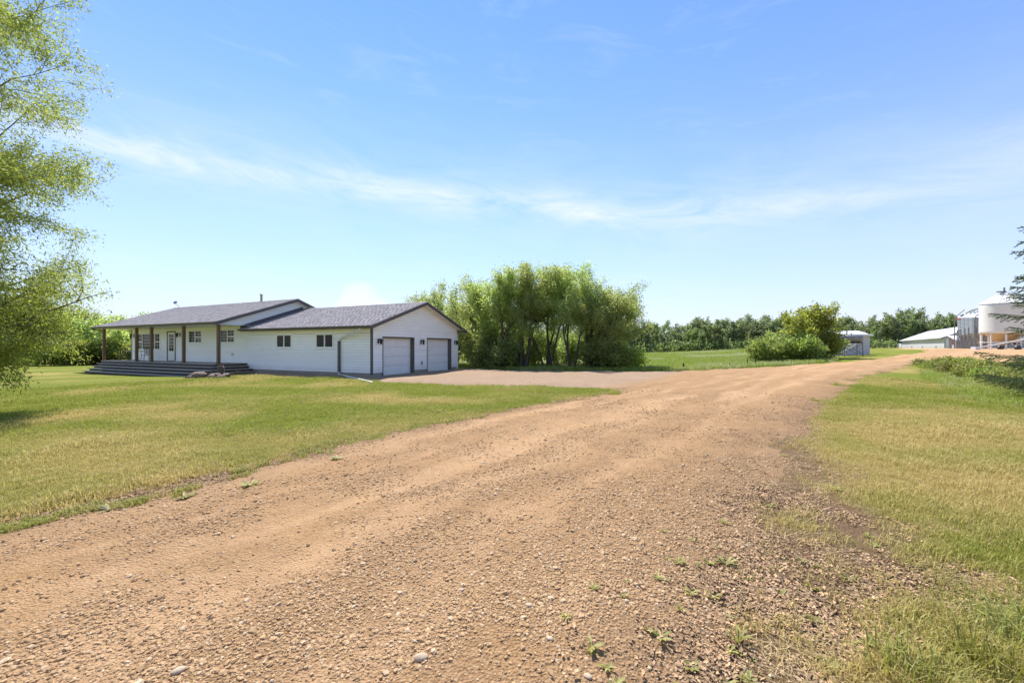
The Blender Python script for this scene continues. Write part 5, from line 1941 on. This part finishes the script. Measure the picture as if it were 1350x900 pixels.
# fuel tank on its stand and white sheds by the road
x, y, z = at_px(1121, 41.0)
tk_ = thing('fuel_tank', 'grey horizontal fuel tank on a cross-braced steel stand beside the bright tree', 'tank', (x, y, z), -0.12)
zt = CAM_H + (457 - 446.2) / 550 * 41 - z
mb = MB().tube([(-0.98, 0, 0), (-0.93, 0, 0), (0.93, 0, 0), (0.98, 0, 0)], [0.30, 0.375, 0.375, 0.30], 20)
tko = mb.build('tank', M_tank, tk_, True)
tko.location = (0, 0, zt)
MB().tube([(0.1, 0, zt + 0.36), (0.1, 0, zt + 0.5)], 0.05, 8).build('filler_cap', M_black, tk_)
for q in (-0.6, 0.6):
    MB().tube([(q - 0.03, 0, zt), (q + 0.03, 0, zt)], 0.381, 20).build('band', M_steel, tk_)
MB().box(-0.9, 0.95, -0.33, 0.33, zt - 0.46, zt - 0.37).build('cradle', M_black, tk_)
for sx in (-0.78, 0.85):
    for sy in (-0.35, 0.35):
        MB().tube([(sx, sy, zt - 0.40), (sx * 1.02, sy * 1.25, -0.1)], 0.045, 6).build('leg', M_steel, tk_)
xb = MB()
for sy in (-0.38, 0.38):
    xb.tube([(-0.78, sy, zt - 0.5), (0.85, sy, 0.25)], 0.028, 5).tube([(0.85, sy, zt - 0.5), (-0.78, sy, 0.25)], 0.028, 5)
xb.build('cross_brace', M_steel, tk_)


def tin_shed(name, label, px, d, w, dp, h, rise, rz):
    x, y, z = at_px(px, d)
    s = thing(name, label, 'shed', (x, y, z), rz)
    MB().box(0.02, w - 0.02, 0.02, dp - 0.02, -0.4, h).build('wall', M_tin, s)
    n_ = int(w / 0.3)
    for k in range(n_):
        MB().box(w * k / n_ + 0.012, w * (k + 1) / n_ - 0.012, -0.012, 0.019, -0.1, h - 0.01).build('wall_panel', M_tin, s)
    MB().hexa([(-0.15, -0.2, h), (w + 0.15, -0.2, h), (w + 0.15, dp + 0.2, h), (-0.15, dp + 0.2, h)],
              [(-0.15, -0.2, h + 0.1), (w + 0.15, -0.2, h + 0.1), (w + 0.15, dp * .5, h + rise), (-0.15, dp * .5, h + rise)]).build('roof', M_tinroof, s)
    MB().box(-0.17, w + 0.17, -0.24, -0.202, h - 0.05, h + 0.11).build('fascia', M_white, s)
    return s


tin_shed('tin_shed', 'white tin shed behind the grey fuel tank, half hidden by the bright tree', 1098, 43.6, 3.2, 2.6, 2.15, 0.5, -0.12)
tin_shed('garden_shed', 'small white shed with flat white roof right of the fuel tank', 1135.5, 43.4, 0.85, 2.6, 2.0, 0.28, -0.05)

# short fence posts along the field edge
for px, d, h, r_, lb in ((901, 28.2, 0.44, 0.065, 'short black fence post standing alone at the field edge by the driveway'),
                         (850, 28.0, 0.42, 0.03, 'thin grey stake at the field edge beside the willow clump'),
                         (985, 31.0, 0.55, 0.035, 'thin fence stake in the green weeds left of the thicket'),
                         (996, 32.0, 0.6, 0.04, 'fence stake against the olive bush of the thicket'),
                         (962, 30.0, 0.4, 0.03, 'low stake in the field edge midway between black post and thicket')):
    x, y, z = at_px(px, d)
    o = MB().tube([(0, 0, -0.1), (0.01, 0, h * 0.6), (0.012, 0.005, h), (0.012, 0.005, h + 0.01)], [r_, r_ * 0.96, r_ * 0.92, r_ * 0.6], 8).build('fence_post', M_wpost)
    o.location = (x, y, z)
    tag(o, lb, 'fence post', 'posts at the field edge')

# ------------------------------------------------------------------ weeds and stones close to the viewer
M_weed = leaf_mat('weed_leaf', (0.15, 0.17, 0.03), (0.29, 0.29, 0.055), 0.3, (0.40, 0.37, 0.11), hue=-0.008)


def weed(rng, n, L, w, up):
    mb = MB()
    for k in range(n):
        t = rng.uniform(0, 6.28)
        l = L * rng.uniform(0.6, 1.15)
        dx, dy = math.cos(t), math.sin(t)
        px, py = -dy * w, dx * w
        u = up * rng.uniform(0.6, 1.3)
        pts = [(q * l, u * l * (q - 0.55 * q * q) + 0.004, ww) for q, ww in ((0.0, 0.25), (0.35, 0.8), (0.7, 1.0), (1.0, 0.1))]
        b = len(mb.v)
        for q, zz, ww in pts:
            mb.v += [(dx * q - px * ww, dy * q - py * ww, zz), (dx * q, dy * q, zz - 0.25 * w * ww), (dx * q + px * ww, dy * q + py * ww, zz)]
        for i in range(3):
            for c in range(2):
                mb.f.append((b + i * 3 + c, b + i * 3 + c + 1, b + i * 3 + c + 4, b + i * 3 + c + 3))
    return mb


def gpt(px, py):
    """point on the ground under a spot of the photo"""
    z = 0.0
    for _ in range(6):
        d = (CAM_H - z) * 550.0 / (py - 457.0)
        x = (px - 675.0) / 550.0 * d
        z = tz(x, d)
        z = float(gravel_z(np.array([x]), np.array([d]))[0][0])
    return x, d, z


rw = random.Random(5)
VW = [proto('verge_weed', weed(rw, 8, 0.05, 0.007, 0.8), M_weed) for _ in range(4)]
x, y = polar_pts(9000, 1.6, 12, 60, rg)
k = (bareness(x, y) > 0.35) & (x * 0.77 - y * 0.64 > -1.3) & (fbm(x, y, 2.0, 3) > 0.52) & (rg.rand(len(x)) < 0.075)
x, y = x[k], y[k]
n = len(x)
scatter('verge_weeds', np.stack([x, y, gravel_z(x, y)[0]], -1), np.stack([np.zeros(n), np.zeros(n), rg.uniform(0, 6.28, n)], -1), rg.uniform(0.5, 1.3, n), rg.randint(0, 4, n), VW)
print('verge weeds', n)
WD = [(957, 745, 0.09, 0.010, 1.0, 'yellow-green weed by itself in the litter at the road edge'), (935, 742, 0.05, 0.008, 0.6, 'tiny weed left of the lone yellow-green weed'),
      (973, 848, 0.085, 0.006, 1.6, 'upright blue-green grassy weed at the edge of the litter'), (1075, 820, 0.06, 0.009, 0.7, 'flat green rosette on bare dirt, lower of the verge weeds'),
      (1120, 765, 0.07, 0.010, 0.7, 'green weed on the bare dirt patch near the dry lawn'), (1070, 775, 0.06, 0.009, 0.8, 'pale green weed left of the bare dirt patch'),
      (1032, 785, 0.05, 0.008, 0.7, 'small low weed in brown leaf litter'), (1190, 825, 0.09, 0.013, 0.7, 'grey-green leafy weed above the straw in the corner'),
      (1160, 855, 0.08, 0.013, 0.8, 'light green broad-leaved weed among the long straw'), (1095, 880, 0.06, 0.012, 0.8, 'yellowish weed low in the bottom litter'),
      (910, 880, 0.05, 0.010, 0.7, 'small sprig at the bottom edge of the gravel'), (1015, 668, 0.08, 0.010, 0.5, 'flat weed on the verge beside the wheel track'),
      (1100, 645, 0.09, 0.012, 0.7, 'green weed clump in the dry lawn')]
for px, py, L, w_, up, lb in WD:
    x, y, z = gpt(px, py)
    o = weed(rw, rw.randint(9, 15), L, w_, up).build('weed', M_weed, None, True)
    o.location = (x, y, z - 0.002)
    tag(o, lb, 'weed', 'weeds on the right verge')
GC = [(1185, 890, 0.20, 'tuft of long green grass at the bottom edge, left of the corner'), (1300, 880, 0.26, 'large clump of long green grass in the bottom right corner'),
      (1340, 850, 0.24, 'green grass clump at the right edge, just above the corner clump'), (1240, 905, 0.18, 'short green grass tuft between the two long corner clumps')]
M_clump = leaf_mat('long_grass', (0.14, 0.165, 0.02), (0.28, 0.285, 0.05), 0.3, (0.44, 0.39, 0.14), hue=-0.008)
for px, py, h, lb in GC:
    x, y, z = gpt(px, py)
    o = tuft(rw, 90, h, 0.13, 0.007, 1.1).build('grass_clump', M_clump)
    o.location = (x, y, z)
    tag(o, lb, 'grass', 'long grass in the corner')
for px, py in ((145, 672), (243, 655), (445, 605), (330, 640)):
    x, y, z = gpt(px, py)
    o = weed(rw, 16, 0.13, 0.014, 0.5).build('weed', M_weed, None, True)
    o.location = (x, y, z - 0.002)
    tag(o, {145: 'yellow-green weed on the gravel edge at the far left', 243: 'yellow-green weed creeping onto the gravel left of the road', 330: 'small weed at the left lawn edge, third along the road',
            445: 'small weed at the left lawn edge where the road narrows'}[px], 'weed', 'weeds along the left road edge')
M_stone = surf('pale_stone', (0.46, 0.35, 0.24), 0.85, 0.15, 30.0, bmp=0.3, objvar=0.15)
SN = [(555, 868, 0.030, 'largest pale stone lying in the gravel near the bottom'), (775, 892, 0.018, 'pale pebble at the bottom edge of the road'), (697, 798, 0.018, 'round stone right of the smooth dirt strip'),
      (235, 885, 0.024, 'pinkish stone at the lower left of the road'), (608, 778, 0.016, 'small stone near the middle of the road'), (725, 842, 0.017, 'grey stone below the smooth dirt strip'),
      (290, 795, 0.016, 'brown stone on the left wheel track')]
for px, py, s, lb in SN:
    x, y, z = gpt(px, py)
    o = MB().rock((0, 0, s * 0.25), s, rw, (1.25, 0.85, 0.55), 12, 8, 0.06).build('stone', M_stone, None, True)
    o.location = (x, y, z)
    o.rotation_euler = (0, 0, rw.uniform(0, 6))
    tag(o, lb, 'stone', 'loose stones in the gravel')
